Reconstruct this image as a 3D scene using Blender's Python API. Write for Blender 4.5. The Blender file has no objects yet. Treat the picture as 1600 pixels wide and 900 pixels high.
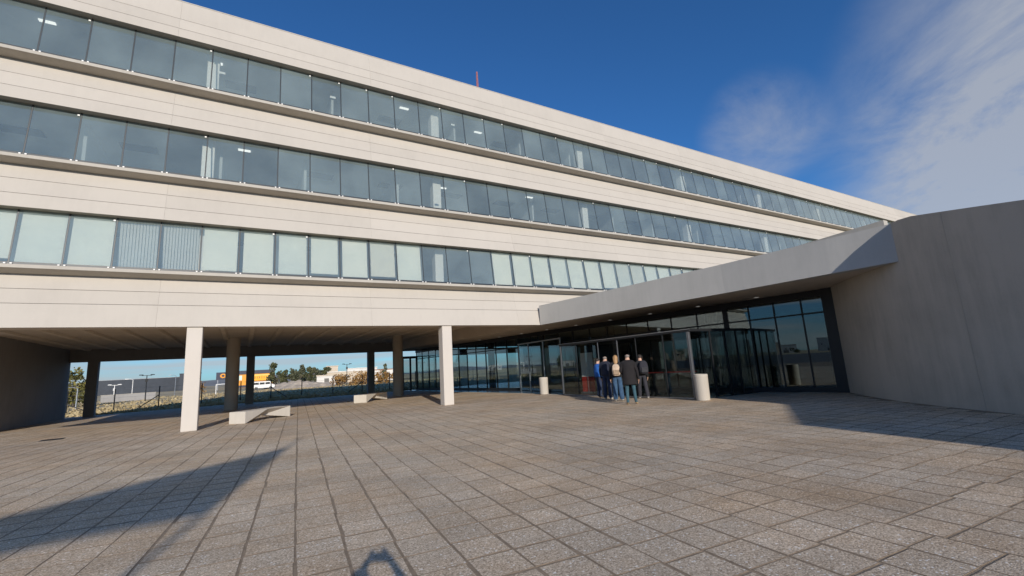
import bpy, bmesh, math, random
from math import sin, cos, tan, pi, radians, sqrt, atan2, floor
from mathutils import Vector, Matrix
random.seed(7)
scene = bpy.context.scene
COL = scene.collection

# ------------------------------------------------------------------ camera
CAM_H = 1.5
yaw, pitch, roll = radians(30.893), radians(9.988), radians(-3.463)
vd = Vector((sin(yaw)*cos(pitch), cos(yaw)*cos(pitch), sin(pitch)))
r0 = Vector((cos(yaw), -sin(yaw), 0)); u0 = r0.cross(vd)
vr = cos(roll)*r0 + sin(roll)*u0; vu = -sin(roll)*r0 + cos(roll)*u0
cam_d = bpy.data.cameras.new('camera'); cam = bpy.data.objects.new('camera', cam_d); COL.objects.link(cam)
cam_d.sensor_width = 36; cam_d.lens = 36*704.26/1600
cam_d.clip_start = 0.05; cam_d.clip_end = 6000
cam.matrix_world = Matrix(((vr.x, vu.x, -vd.x, 0), (vr.y, vu.y, -vd.y, 0), (vr.z, vu.z, -vd.z, CAM_H), (0, 0, 0, 1)))
scene.camera = cam

# ------------------------------------------------------------------ light
SUN_AZ, SUN_EL = radians(14.0), radians(18.8)          # the light travels towards azimuth 14 deg (from +Y to +X)
sun_d = bpy.data.lights.new('sun', 'SUN'); sun_o = bpy.data.objects.new('sun', sun_d); COL.objects.link(sun_o)
sun_d.energy = 4.5; sun_d.angle = radians(0.53); sun_d.color = (1.0, 0.92, 0.82)
ldir = Vector((sin(SUN_AZ)*cos(SUN_EL), cos(SUN_AZ)*cos(SUN_EL), -sin(SUN_EL)))
sun_o.rotation_euler = ldir.to_track_quat('-Z', 'Y').to_euler(); sun_o.location = (-10, -40, 30)

world = bpy.data.worlds.new('World'); scene.world = world; world.use_nodes = True
wn = world.node_tree.nodes; wl = world.node_tree.links; wn.clear()
w_out = wn.new('ShaderNodeOutputWorld'); w_bg = wn.new('ShaderNodeBackground'); w_bg.inputs['Strength'].default_value = 0.13
sky = wn.new('ShaderNodeTexSky'); sky.sky_type = 'NISHITA'; sky.sun_disc = False
sky.sun_elevation = SUN_EL; sky.sun_rotation = SUN_AZ + pi     # the sun stands opposite to where its light travels
sky.altitude = 300; sky.air_density = 1.0; sky.dust_density = 0.4; sky.ozone_density = 6.0
w_tc = wn.new('ShaderNodeTexCoord')
def wmath(op, a, b=None, c=None, clamp=False):
    n = wn.new('ShaderNodeMath'); n.operation = op; n.use_clamp = clamp
    for i, v in enumerate((a, b, c)):
        if v is None: continue
        if isinstance(v, (int, float)): n.inputs[i].default_value = v
        else: wl.new(v, n.inputs[i])
    return n.outputs[0]
def wnoise(vec, scale, detail, rough=0.55, dist=0.0):
    n = wn.new('ShaderNodeTexNoise'); n.inputs['Scale'].default_value = scale; n.inputs['Detail'].default_value = detail
    n.inputs['Roughness'].default_value = rough; n.inputs['Distortion'].default_value = dist; wl.new(vec, n.inputs['Vector']); return n.outputs['Fac']
w_sep = wn.new('ShaderNodeSeparateXYZ'); wl.new(w_tc.outputs['Generated'], w_sep.inputs[0])
zc = wmath('ADD', wmath('MAXIMUM', w_sep.outputs['Z'], 0.0), 0.16)
w_comb = wn.new('ShaderNodeCombineXYZ')
wl.new(wmath('DIVIDE', w_sep.outputs['X'], zc), w_comb.inputs[0]); wl.new(wmath('DIVIDE', w_sep.outputs['Y'], zc), w_comb.inputs[1])
big = wnoise(w_comb.outputs[0], 0.55, 2.0, 0.5)
fine = wnoise(w_comb.outputs[0], 1.5, 9.0, 0.62, 0.5)
def lobe(direction, k0, k1):
    v = wn.new('ShaderNodeVectorMath'); v.operation = 'DOT_PRODUCT'; wl.new(w_tc.outputs['Generated'], v.inputs[0])
    v.inputs[1].default_value = direction.normalized()
    m = wn.new('ShaderNodeMapRange'); m.interpolation_type = 'SMOOTHSTEP'; wl.new(v.outputs['Value'], m.inputs[0])
    m.inputs[1].default_value = k0; m.inputs[2].default_value = k1; return m.outputs[0]
def px(x, y): return (vd*704.26 + vr*(x-800) - vu*(y-450)).normalized()
# three real clouds in this sky: a wide thin bank over the hall, a wisp beside it, flat streaks low over the fields
bank = lobe(px(2000, 150), cos(radians(27)), cos(radians(11)))
wisp = lobe(px(1190, 205), cos(radians(7)), cos(radians(0.5)))
cl1 = wmath('MULTIPLY', bank, wmath('MULTIPLY', wmath('SUBTRACT', fine, 0.27, clamp=True), 3.3))
cl2 = wmath('MULTIPLY', wisp, wmath('MULTIPLY', wmath('SUBTRACT', fine, 0.36, clamp=True), 2.0))
mr = wn.new('ShaderNodeMapRange'); mr.interpolation_type = 'SMOOTHSTEP'; wl.new(wmath('ADD', wmath('MULTIPLY', big, 0.65), wmath('MULTIPLY', fine, 0.35)), mr.inputs[0])
mr.inputs[1].default_value = 0.60; mr.inputs[2].default_value = 0.90
w_map = wn.new('ShaderNodeMapping'); w_map.inputs['Scale'].default_value = (1.6, 1.6, 26); wl.new(w_tc.outputs['Generated'], w_map.inputs[0])
streak = wnoise(w_map.outputs[0], 1.6, 4.0, 0.5)
low = wn.new('ShaderNodeMapRange'); low.interpolation_type = 'SMOOTHSTEP'; wl.new(w_sep.outputs['Z'], low.inputs[0])
low.inputs[1].default_value = 0.30; low.inputs[2].default_value = 0.02
cl3 = wmath('MULTIPLY', low.outputs[0], wmath('ADD', 0.14, wmath('MULTIPLY', wmath('SUBTRACT', streak, 0.38, clamp=True), 3.2)))
cl = wmath('ADD', wmath('ADD', cl1, cl2), wmath('ADD', wmath('MULTIPLY', mr.outputs[0], 0.3), cl3), clamp=True)
cl = wmath('MINIMUM', cl, 0.74)
w_mix = wn.new('ShaderNodeMixRGB'); wl.new(cl, w_mix.inputs[0])
w_tint = wn.new('ShaderNodeMixRGB'); w_tint.blend_type = 'MULTIPLY'; w_tint.inputs[0].default_value = 1
wl.new(sky.outputs[0], w_tint.inputs[1]); w_tint.inputs[2].default_value = (0.47, 0.80, 1.0, 1)
wl.new(w_tint.outputs[0], w_mix.inputs[1]); w_mix.inputs[2].default_value = (3.6, 3.75, 4.0, 1)
wl.new(w_mix.outputs[0], w_bg.inputs['Color']); wl.new(w_bg.outputs[0], w_out.inputs[0])

scene.view_settings.view_transform = 'Standard'; scene.view_settings.look = 'None'
scene.view_settings.exposure = 0.0; scene.view_settings.gamma = 1.0; scene.view_settings.use_curve_mapping = False
scene.cycles.use_denoising = True
scene.cycles.max_bounces = 10; scene.cycles.transparent_max_bounces = 16; scene.cycles.glossy_bounces = 5; scene.cycles.diffuse_bounces = 4
scene.cycles.caustics_reflective = False; scene.cycles.caustics_refractive = False
scene.cycles.sample_clamp_indirect = 6.0

# ------------------------------------------------------------------ helpers
class MB:
    def __init__(s): s.v = []; s.f = []; s.m = []
    def quad(s, a, b, c, d, m=0):
        n = len(s.v); s.v += [tuple(a), tuple(b), tuple(c), tuple(d)]; s.f.append((n, n+1, n+2, n+3)); s.m.append(m)
    def hexa(s, p, m=0):          # p: bottom 4 (ccw from above), top 4
        n = len(s.v); s.v += [tuple(q) for q in p]
        for f in ((3, 2, 1, 0), (4, 5, 6, 7), (0, 1, 5, 4), (1, 2, 6, 5), (2, 3, 7, 6), (3, 0, 4, 7)):
            s.f.append(tuple(n+i for i in f)); s.m.append(m)
        return s
    def box(s, x0, x1, y0, y1, z0, z1, m=0):
        return s.hexa([(x0, y0, z0), (x1, y0, z0), (x1, y1, z0), (x0, y1, z0), (x0, y0, z1), (x1, y0, z1), (x1, y1, z1), (x0, y1, z1)], m)
    def prism(s, poly, z0, z1, m=0):     # poly ccw seen from above; z may be lists
        k = len(poly); n = len(s.v)
        Z0 = z0 if isinstance(z0, (list, tuple)) else [z0]*k; Z1 = z1 if isinstance(z1, (list, tuple)) else [z1]*k
        s.v += [(q[0], q[1], Z0[i]) for i, q in enumerate(poly)] + [(q[0], q[1], Z1[i]) for i, q in enumerate(poly)]
        s.f.append(tuple(n+i for i in reversed(range(k)))); s.m.append(m)
        s.f.append(tuple(n+k+i for i in range(k))); s.m.append(m)
        for i in range(k):
            j = (i+1) % k; s.f.append((n+i, n+j, n+k+j, n+k+i)); s.m.append(m)
        return s
    def bar(s, a, b, w, t, m=0, up=(0, 0, 1)):   # beam between two points, width w sideways, t along up
        a = Vector(a); b = Vector(b); d = (b-a).normalized(); upv = Vector(up)
        if abs(d.dot(upv)) > 0.99: upv = Vector((0, 1, 0))
        sd = d.cross(upv).normalized()*w/2; uu = sd.cross(d).normalized()*t/2
        return s.hexa([a-sd-uu, a+sd-uu, b+sd-uu, b-sd-uu, a-sd+uu, a+sd+uu, b+sd+uu, b-sd+uu], m)
    def tube(s, pts, rads, seg=10, m=0, cap=True):
        pts = [Vector(q) for q in pts]
        if isinstance(rads, (int, float)): rads = [rads]*len(pts)
        n = len(s.v); K = len(pts)
        for i, q in enumerate(pts):
            d = (pts[min(i+1, K-1)]-pts[max(i-1, 0)]).normalized()
            a = Vector((1, 0, 0)) if abs(d.x) < 0.8 else Vector((0, 1, 0))
            e1 = d.cross(a).normalized(); e2 = d.cross(e1)
            for j in range(seg):
                t = 2*pi*j/seg; s.v.append(tuple(q+(e1*cos(t)+e2*sin(t))*rads[i]))
        for i in range(K-1):
            for j in range(seg):
                a0 = n+i*seg+j; a1 = n+i*seg+(j+1) % seg; s.f.append((a0, a1, a1+seg, a0+seg)); s.m.append(m)
        if cap:
            s.f.append(tuple(n+j for j in reversed(range(seg)))); s.m.append(m)
            s.f.append(tuple(n+(K-1)*seg+j for j in range(seg))); s.m.append(m)
        return s
    def rings(s, rings, m=0, close=True):      # list of equal-length point loops
        n = len(s.v); k = len(rings[0])
        for r in rings: s.v += [tuple(q) for q in r]
        for i in range(len(rings)-1):
            for j in range(k):
                a0 = n+i*k+j; a1 = n+i*k+(j+1) % k; s.f.append((a0, a1, a1+k, a0+k)); s.m.append(m)
        if close:
            s.f.append(tuple(n+j for j in reversed(range(k)))); s.m.append(m)
            s.f.append(tuple(n+(len(rings)-1)*k+j for j in range(k))); s.m.append(m)
        return s
    def mesh(s, name, mats, smooth=False):
        me = bpy.data.meshes.new(name); me.from_pydata(s.v, [], s.f)
        for mt in (mats if isinstance(mats, (list, tuple)) else [mats]): me.materials.append(mt)
        for i, p in enumerate(me.polygons):
            p.material_index = s.m[i]; p.use_smooth = smooth
        me.update(); return me

def fix_normals(me):
    bm = bmesh.new(); bm.from_mesh(me); bmesh.ops.recalc_face_normals(bm, faces=bm.faces); bm.to_mesh(me); bm.free(); return me
def bevel(me, w, seg=1):
    bm = bmesh.new(); bm.from_mesh(me); bmesh.ops.remove_doubles(bm, verts=bm.verts, dist=1e-5)
    bmesh.ops.recalc_face_normals(bm, faces=bm.faces)
    bmesh.ops.bevel(bm, geom=[e for e in bm.edges if e.is_manifold and e.calc_face_angle(0) > 0.3], offset=w, segments=seg, affect='EDGES', clamp_overlap=True)
    bm.to_mesh(me); bm.free(); return me
def link(name, data, parent=None, loc=None, rz=None, label=None, cat=None, group=None, kind=None):
    o = bpy.data.objects.new(name, data); COL.objects.link(o)
    if parent: o.parent = parent
    if loc is not None: o.location = loc
    if rz is not None: o.rotation_euler = (0, 0, rz)
    if label: o['label'] = label
    if cat: o['category'] = cat
    if group: o['group'] = group
    if kind: o['kind'] = kind
    return o
def thing(name, label, cat, loc=(0, 0, 0), rz=0, group=None): return link(name, None, None, loc, rz, label, cat, group)
def part(name, mb, mats, parent, smooth=False, loc=None, bev=0, kind=None, label=None):
    me = mb.mesh(name, mats, smooth); fix_normals(me)
    if bev: bevel(me, bev)
    return link(name, me, parent, loc, label=label, kind=kind)
def dup(root, loc, rz, label=None):
    r = root.copy(); COL.objects.link(r); r.location = loc; r.rotation_euler = (0, 0, rz)
    if label: r['label'] = label
    for ch in root.children:
        c = ch.copy(); COL.objects.link(c); c.parent = r
        for g in ch.children:
            d = g.copy(); COL.objects.link(d); d.parent = c
    return r

# ------------------------------------------------------------------ materials
def new_mat(name):
    m = bpy.data.materials.new(name); m.use_nodes = True
    nt = m.node_tree; return m, nt.nodes, nt.links, nt.nodes['Principled BSDF']
def N(nodes, t, **kw):
    n = nodes.new(t)
    for k, v in kw.items():
        if k in n.inputs: n.inputs[k].default_value = v
        else: setattr(n, k, v)
    return n
def ramp(nodes, stops):
    n = nodes.new('ShaderNodeValToRGB'); e = n.color_ramp.elements
    while len(e) < len(stops): e.new(0.5)
    for i, (p, c) in enumerate(stops): e[i].position = p; e[i].color = (c[0], c[1], c[2], 1)
    return n
def plain(name, col, rough=0.6, metal=0.0, var=0.12, scale=6.0, bump=0.0, bscale=60, spec=0.5, coord='Object'):
    m, n, l, b = new_mat(name)
    tc = N(n, 'ShaderNodeTexCoord'); ns = N(n, 'ShaderNodeTexNoise', Scale=scale, Detail=5.0, Roughness=0.6); l.new(tc.outputs[coord], ns.inputs['Vector'])
    r = ramp(n, [(0.3, [c*(1-var) for c in col]), (0.7, [min(1, c*(1+var)) for c in col])]); l.new(ns.outputs['Fac'], r.inputs[0]); l.new(r.outputs[0], b.inputs['Base Color'])
    b.inputs['Roughness'].default_value = rough; b.inputs['Metallic'].default_value = metal; b.inputs['Specular IOR Level'].default_value = spec
    if bump:
        n2 = N(n, 'ShaderNodeTexNoise', Scale=bscale, Detail=4.0); l.new(tc.outputs[coord], n2.inputs['Vector'])
        bp = N(n, 'ShaderNodeBump', Strength=bump, Distance=0.01); l.new(n2.outputs['Fac'], bp.inputs['Height']); l.new(bp.outputs[0], b.inputs['Normal'])
    return m
def concrete(name, col, stain=0.12, rnd=0.05, rough=0.85, streak=True, coord='pos'):
    """cast or precast concrete: soft cloudy tone, rain streaks, fine pores, small tone change from piece to piece"""
    m, n, l, b = new_mat(name)
    if coord == 'pos': g = N(n, 'ShaderNodeNewGeometry'); vec = g.outputs['Position']
    else: vec = N(n, 'ShaderNodeTexCoord').outputs['Object']
    n1 = N(n, 'ShaderNodeTexNoise', Scale=0.55, Detail=6.0, Roughness=0.6); l.new(vec, n1.inputs['Vector'])
    mp = N(n, 'ShaderNodeMapping', Scale=(3.0, 3.0, 0.35)); l.new(vec, mp.inputs[0])
    n2 = N(n, 'ShaderNodeTexNoise', Scale=1.6, Detail=5.0, Roughness=0.65); l.new(mp.outputs[0], n2.inputs['Vector'])
    n3 = N(n, 'ShaderNodeTexNoise', Scale=38.0, Detail=4.0, Roughness=0.7); l.new(vec, n3.inputs['Vector'])
    ad = N(n, 'ShaderNodeMath', operation='MULTIPLY_ADD'); l.new(n2.outputs['Fac'], ad.inputs[0]); ad.inputs[1].default_value = 0.6 if streak else 0.15; l.new(n1.outputs['Fac'], ad.inputs[2])
    a2 = N(n, 'ShaderNodeMath', operation='MULTIPLY_ADD'); l.new(n3.outputs['Fac'], a2.inputs[0]); a2.inputs[1].default_value = 0.25; l.new(ad.outputs[0], a2.inputs[2])
    r = ramp(n, [(0.55, [c*(1-stain) for c in col]), (1.15 if False else 1.0, [min(1, c*(1+stain*0.6)) for c in col])]); l.new(a2.outputs[0], r.inputs[0])
    oi = N(n, 'ShaderNodeObjectInfo'); hs = N(n, 'ShaderNodeHueSaturation'); l.new(r.outputs[0], hs.inputs['Color'])
    mr_ = N(n, 'ShaderNodeMapRange'); l.new(oi.outputs['Random'], mr_.inputs[0]); mr_.inputs[3].default_value = 1-rnd; mr_.inputs[4].default_value = 1+rnd; l.new(mr_.outputs[0], hs.inputs['Value'])
    l.new(hs.outputs[0], b.inputs['Base Color']); b.inputs['Roughness'].default_value = rough; b.inputs['Specular IOR Level'].default_value = 0.25
    bp = N(n, 'ShaderNodeBump', Strength=0.25, Distance=0.004); l.new(n3.outputs['Fac'], bp.inputs['Height']); l.new(bp.outputs[0], b.inputs['Normal'])
    return m
def glass(name, tint, refl, f0=0.06, wav=0.0, dust=0.0):
    """coated pane: tinted see-through plus a mirror coat that grows towards grazing angles"""
    m, n, l, b = new_mat(name); n.remove(b); out = n['Material Output']
    tr = N(n, 'ShaderNodeBsdfTransparent'); tr.inputs[0].default_value = (*tint, 1)
    gl = N(n, 'ShaderNodeBsdfGlossy', Roughness=0.0); gl.inputs[0].default_value = (*refl, 1)
    lw = N(n, 'ShaderNodeLayerWeight', Blend=0.5)
    pw = N(n, 'ShaderNodeMath', operation='POWER'); l.new(lw.outputs['Facing'], pw.inputs[0]); pw.inputs[1].default_value = 3.0
    mr_ = N(n, 'ShaderNodeMapRange'); l.new(pw.outputs[0], mr_.inputs[0]); mr_.inputs[3].default_value = f0; mr_.inputs[4].default_value = 0.95
    mx = N(n, 'ShaderNodeMixShader'); l.new(mr_.outputs[0], mx.inputs[0]); l.new(tr.outputs[0], mx.inputs[1]); l.new(gl.outputs[0], mx.inputs[2]); 
    if dust:
        df = N(n, 'ShaderNodeBsdfDiffuse'); df.inputs[0].default_value = (0.45, 0.56, 0.575, 1); ge = N(n, 'ShaderNodeNewGeometry')
        nd = N(n, 'ShaderNodeTexNoise', Scale=0.7, Detail=5.0); l.new(ge.outputs['Position'], nd.inputs['Vector'])
        md = N(n, 'ShaderNodeMapRange'); l.new(nd.outputs['Fac'], md.inputs[0]); md.inputs[1].default_value = 0.3; md.inputs[2].default_value = 0.7; md.inputs[3].default_value = dust*0.75; md.inputs[4].default_value = dust*1.25
        oi = N(n, 'ShaderNodeObjectInfo'); mo_ = N(n, 'ShaderNodeMapRange'); l.new(oi.outputs['Random'], mo_.inputs[0]); mo_.inputs[3].default_value = 0.75; mo_.inputs[4].default_value = 1.25
        mm = N(n, 'ShaderNodeMath', operation='MULTIPLY'); l.new(md.outputs[0], mm.inputs[0]); l.new(mo_.outputs[0], mm.inputs[1])
        m2 = N(n, 'ShaderNodeMixShader'); l.new(mm.outputs[0], m2.inputs[0]); l.new(mx.outputs[0], m2.inputs[1]); l.new(df.outputs[0], m2.inputs[2]); l.new(m2.outputs[0], out.inputs[0])
    else: l.new(mx.outputs[0], out.inputs[0])
    if wav:
        tc = N(n, 'ShaderNodeNewGeometry'); ns = N(n, 'ShaderNodeTexNoise', Scale=0.9, Detail=1.0); l.new(tc.outputs['Position'], ns.inputs['Vector'])
        bp = N(n, 'ShaderNodeBump', Strength=wav, Distance=0.02); l.new(ns.outputs['Fac'], bp.inputs['Height']); l.new(bp.outputs[0], gl.inputs['Normal'])
    return m

M = {}
M['fascia'] = concrete('fascia_concrete', (0.465, 0.425, 0.372), 0.055, 0.03)
M['ledge'] = concrete('ledge_concrete', (0.42, 0.39, 0.34), 0.15, 0.03)
M['hall'] = concrete('hall_concrete', (0.42, 0.38, 0.325), 0.20, 0.03)
M['canopy'] = concrete('canopy_concrete', (0.44, 0.43, 0.405), 0.10, 0.03)
M['column'] = concrete('column_paint', (0.53, 0.485, 0.43), 0.06, 0.03)
M['soffit'] = concrete('soffit_concrete', (0.58, 0.51, 0.43), 0.15, 0.05, streak=False)
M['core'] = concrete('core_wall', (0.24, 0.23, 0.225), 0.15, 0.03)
M['darkcol'] = concrete('round_column_concrete', (0.40, 0.36, 0.31), 0.12, 0.03)
M['bench'] = concrete('bench_concrete', (0.52, 0.48, 0.42), 0.12, 0.03, coord='obj')
M['joint'] = plain('dark_joint', (0.16, 0.15, 0.135), 0.9)
M['frame'] = plain('dark_aluminium', (0.014, 0.015, 0.017), 0.5, 0.0, 0.1, 8, spec=0.35)
M['frame2'] = plain('window_gasket', (0.022, 0.028, 0.033), 0.45, 0.0, 0.1, 8)
M['alu'] = plain('brushed_aluminium', (0.42, 0.43, 0.45), 0.35, 0.9, 0.08, 10)
M['white'] = plain('white_paint', (0.78, 0.77, 0.74), 0.55, 0, 0.04, 4)
M['blind'] = plain('roller_blind_fabric', (0.88, 0.86, 0.76), 0.8, 0, 0.03, 2)
M['blindb'] = plain('cream_blind_fabric', (0.76, 0.72, 0.62), 0.8, 0, 0.04, 2)
M['slat'] = plain('vertical_blind_slat', (0.68, 0.68, 0.65), 0.7, 0, 0.06, 2)
M['inwall'] = plain('office_wall', (0.42, 0.45, 0.46), 0.9, 0, 0.08, 1.0)
M['inceil'] = plain('office_ceiling', (0.50, 0.53, 0.54), 0.9, 0, 0.06, 1.5)
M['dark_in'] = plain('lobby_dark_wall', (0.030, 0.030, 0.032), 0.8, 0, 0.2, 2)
M['granite'] = plain('polished_dark_granite', (0.035, 0.037, 0.038), 0.22, 0, 0.3, 30, spec=0.5, coord='Object')
M['glass_up'] = glass('office_glass', (0.92, 0.935, 0.915), (0.85, 0.91, 0.93), 0.085, dust=0.145)
M['glass_lo'] = glass('lobby_glass', (0.62, 0.70, 0.70), (0.80, 0.92, 0.97), 0.10, 0.02)
M['glass_box'] = glass('vestibule_glass', (0.72, 0.77, 0.77), (0.75, 0.85, 0.9), 0.04)
M['bin'] = concrete('bin_concrete', (0.46, 0.42, 0.36), 0.12, 0.04, coord='obj')
M['black'] = plain('black_plastic', (0.02, 0.02, 0.02), 0.5)
M['red'] = plain('red_belt', (0.35, 0.02, 0.015), 0.6)
M['roof'] = plain('roof_felt', (0.25, 0.24, 0.23), 0.9)
def emis(name, col, s):
    m, n, l, b = new_mat(name); b.inputs['Base Color'].default_value = (*col, 1); b.inputs['Emission Color'].default_value = (*col, 1); b.inputs['Emission Strength'].default_value = s; return m
M['office_lamp'] = emis('office_lamp_tube', (1.0, 0.99, 0.95), 1.3)
M['lamp'] = emis('downlight_lens', (0.95, 0.93, 0.86), 0.22)

# pavers: washed aggregate, each slab with its own tone (read from the slab grid)
T_AZ = radians(5.33); TP = 0.415           # the paving runs along this azimuth; slab pitch
def paver_mat():
    m, n, l, b = new_mat('washed_aggregate_paver')
    g = N(n, 'ShaderNodeNewGeometry'); rot = N(n, 'ShaderNodeVectorRotate', rotation_type='Z_AXIS', Angle=T_AZ); l.new(g.outputs['Position'], rot.inputs['Vector'])
    vo = N(n, 'ShaderNodeTexVoronoi', Scale=95.0); l.new(rot.outputs[0], vo.inputs['Vector'])
    vo2 = N(n, 'ShaderNodeTexVoronoi', Scale=42.0); l.new(rot.outputs[0], vo2.inputs['Vector'])
    st = ramp(n, [(0.0, (0.27, 0.208, 0.145)), (0.35, (0.455, 0.368, 0.27)), (0.75, (0.585, 0.48, 0.358)), (1.0, (0.76, 0.65, 0.51))])
    sp = N(n, 'ShaderNodeSeparateColor'); l.new(vo.outputs['Color'], sp.inputs[0]); l.new(sp.outputs[0], st.inputs[0])
    sp2 = N(n, 'ShaderNodeSeparateColor'); l.new(vo2.outputs['Color'], sp2.inputs[0])
    wh = N(n, 'ShaderNodeMath', operation='GREATER_THAN'); l.new(sp2.outputs[1], wh.inputs[0]); wh.inputs[1].default_value = 0.90
    dd = N(n, 'ShaderNodeMath', operation='LESS_THAN'); l.new(vo2.outputs['Distance'], dd.inputs[0]); dd.inputs[1].default_value = 0.40
    ww = N(n, 'ShaderNodeMath', operation='MULTIPLY'); l.new(wh.outputs[0], ww.inputs[0]); l.new(dd.outputs[0], ww.inputs[1])
    mx = N(n, 'ShaderNodeMixRGB'); l.new(ww.outputs[0], mx.inputs[0]); l.new(st.outputs[0], mx.inputs[1]); mx.inputs[2].default_value = (0.80, 0.77, 0.71, 1)
    # slab tone
    sn = N(n, 'ShaderNodeVectorMath', operation='SNAP'); l.new(rot.outputs[0], sn.inputs[0]); sn.inputs[1].default_value = (TP, TP, 100)
    wnz = N(n, 'ShaderNodeTexWhiteNoise', noise_dimensions='3D'); l.new(sn.outputs[0], wnz.inputs['Vector'])
    dirt = N(n, 'ShaderNodeTexNoise', Scale=0.55, Detail=6.0, Roughness=0.62); l.new(rot.outputs[0], dirt.inputs['Vector'])
    dr = N(n, 'ShaderNodeMapRange'); l.new(dirt.outputs['Fac'], dr.inputs[0]); dr.inputs[1].default_value = 0.3; dr.inputs[2].default_value = 0.7; dr.inputs[3].default_value = 0.80; dr.inputs[4].default_value = 1.16
    tv = N(n, 'ShaderNodeMapRange'); l.new(wnz.outputs['Value'], tv.inputs[0]); tv.inputs[3].default_value = 0.91; tv.inputs[4].default_value = 1.08
    mul = N(n, 'ShaderNodeMath', operation='MULTIPLY'); l.new(dr.outputs[0], mul.inputs[0]); l.new(tv.outputs[0], mul.inputs[1])
    hs = N(n, 'ShaderNodeHueSaturation'); l.new(mx.outputs[0], hs.inputs['Color']); l.new(mul.outputs[0], hs.inputs['Value'])
    tint = N(n, 'ShaderNodeMixRGB', blend_type='MULTIPLY'); l.new(wnz.outputs['Color'], sp3 := N(n, 'ShaderNodeSeparateColor').inputs[0]) if False else None
    d2 = N(n, 'ShaderNodeTexNoise', Scale=0.45, Detail=6.0, Roughness=0.65); l.new(rot.outputs[0], d2.inputs['Vector'])
    rt = ramp(n, [(0.42, (1.0, 1.0, 1.0)), (0.66, (0.97, 0.86, 0.74))]); l.new(d2.outputs['Fac'], rt.inputs[0])
    tint.inputs[0].default_value = 1.0; l.new(hs.outputs[0], tint.inputs[1]); l.new(rt.outputs[0], tint.inputs[2]); l.new(tint.outputs[0], b.inputs['Base Color'])
    rr = N(n, 'ShaderNodeMapRange'); l.new(sp.outputs[1], rr.inputs[0]); rr.inputs[3].default_value = 0.5; rr.inputs[4].default_value = 0.95; l.new(rr.outputs[0], b.inputs['Roughness'])
    bp = N(n, 'ShaderNodeBump', Strength=0.40, Distance=0.005); l.new(vo.outputs['Distance'], bp.inputs['Height']); bp.invert = True; l.new(bp.outputs[0], b.inputs['Normal'])
    b.inputs['Specular IOR Level'].default_value = 0.35
    return m
M['paver'] = paver_mat()
M['mortar'] = plain('earth_filled_joint', (0.25, 0.19, 0.13), 0.95, 0, 0.3, 9, 0.5, 90, coord='Object')
def field_mat():
    m, n, l, b = new_mat('dry_field')
    g = N(n, 'ShaderNodeNewGeometry')
    n1 = N(n, 'ShaderNodeTexNoise', Scale=0.06, Detail=6.0, Roughness=0.65); l.new(g.outputs['Position'], n1.inputs['Vector'])
    n2 = N(n, 'ShaderNodeTexNoise', Scale=1.3, Detail=6.0, Roughness=0.7); l.new(g.outputs['Position'], n2.inputs['Vector'])
    ad = N(n, 'ShaderNodeMath', operation='MULTIPLY_ADD'); l.new(n2.outputs['Fac'], ad.inputs[0]); ad.inputs[1].default_value = 0.5; l.new(n1.outputs['Fac'], ad.inputs[2])
    r = ramp(n, [(0.45, (0.20, 0.17, 0.09)), (0.62, (0.38, 0.30, 0.17)), (0.82, (0.47, 0.39, 0.25)), (1.0, (0.52, 0.46, 0.34))]); l.new(ad.outputs[0], r.inputs[0]); l.new(r.outputs[0], b.inputs['Base Color'])
    b.inputs['Roughness'].default_value = 0.95; b.inputs['Specular IOR Level'].default_value = 0.1
    bp = N(n, 'ShaderNodeBump', Strength=0.3, Distance=0.05); l.new(n2.outputs['Fac'], bp.inputs['Height']); l.new(bp.outputs[0], b.inputs['Normal'])
    return m
M['field'] = field_mat()

# ------------------------------------------------------------------ ground
g = MB(); K = 64
gm = bpy.data.meshes.new('ground'); bmg = bmesh.new(); bmesh.ops.create_circle(bmg, cap_ends=True, segments=64, radius=3500); bmg.to_mesh(gm); bmg.free(); gm.materials.append(M['field'])
link('ground', gm, None, (0, 0, -0.06), kind='structure')
TX = Vector((cos(T_AZ), -sin(T_AZ), 0)); TY = Vector((sin(T_AZ), cos(T_AZ), 0))
pz = MB().prism([(-26, -22), (30, -22), (30, 41.5), (-26, 41.5)], -0.05, -0.003)
plaza = link('plaza', fix_normals(pz.mesh('plaza', M['mortar'])), kind='structure')

def lobby_x(Y): return 17.65-0.12*(Y-8.5)          # plane of the lobby glass
def curb_x(Y):                                     # where the pavers end before the dark granite
    pts = [(41.5, 12.7), (30.2, 13.31), (22.7, 13.85), (18.8, 13.86), (10.7, 13.98)]
    for (ya, xa), (yb, xb) in zip(pts, pts[1:]):
        if yb <= Y <= ya: return xa+(xb-xa)*(Y-ya)/(yb-ya)
    return None
HC = Vector((27.7, -5.95)); HR = 17.0
def tile_quad(cx, cy, w, d, z, jit):
    return cx, cy, w, d, z
tiles = []
rng = random.Random(11)
for i in range(-80, 90):
    wj = 0.003+(0.006 if rng.random() < 0.25 else 0)+rng.random()*0.005       # half joint beside this row of slabs
    sh = rng.uniform(-0.05, 0.05)
    for j in range(-12, 105):
        n0 = (i+0.5)*TP; d0 = (j+0.5)*TP+sh
        P = TX*n0+TY*d0
        if P.y < -4 or P.y > 41.3: continue
        dist = sqrt(P.x**2+P.y**2)
        a = atan2(P.x, P.y)-yaw
        a = (a+pi) % (2*pi)-pi
        if dist > 1.2 and abs(a) > radians(66): continue
        if P.y > 12 and P.x < -13: continue
        c = curb_x(P.y)
        if c is not None and P.x > c-0.02+0.0: continue
        if P.y < 10.7 and P.x > lobby_x(P.y)-0.25: continue
        if (Vector((P.x, P.y))-HC).length < HR+0.1: continue
        if P.x > 20 or P.x < -20: continue
        tiles.append((dist, P, wj, rng.random(), rng.random(), rng.random(), rng.random(), rng.random()))
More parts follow.
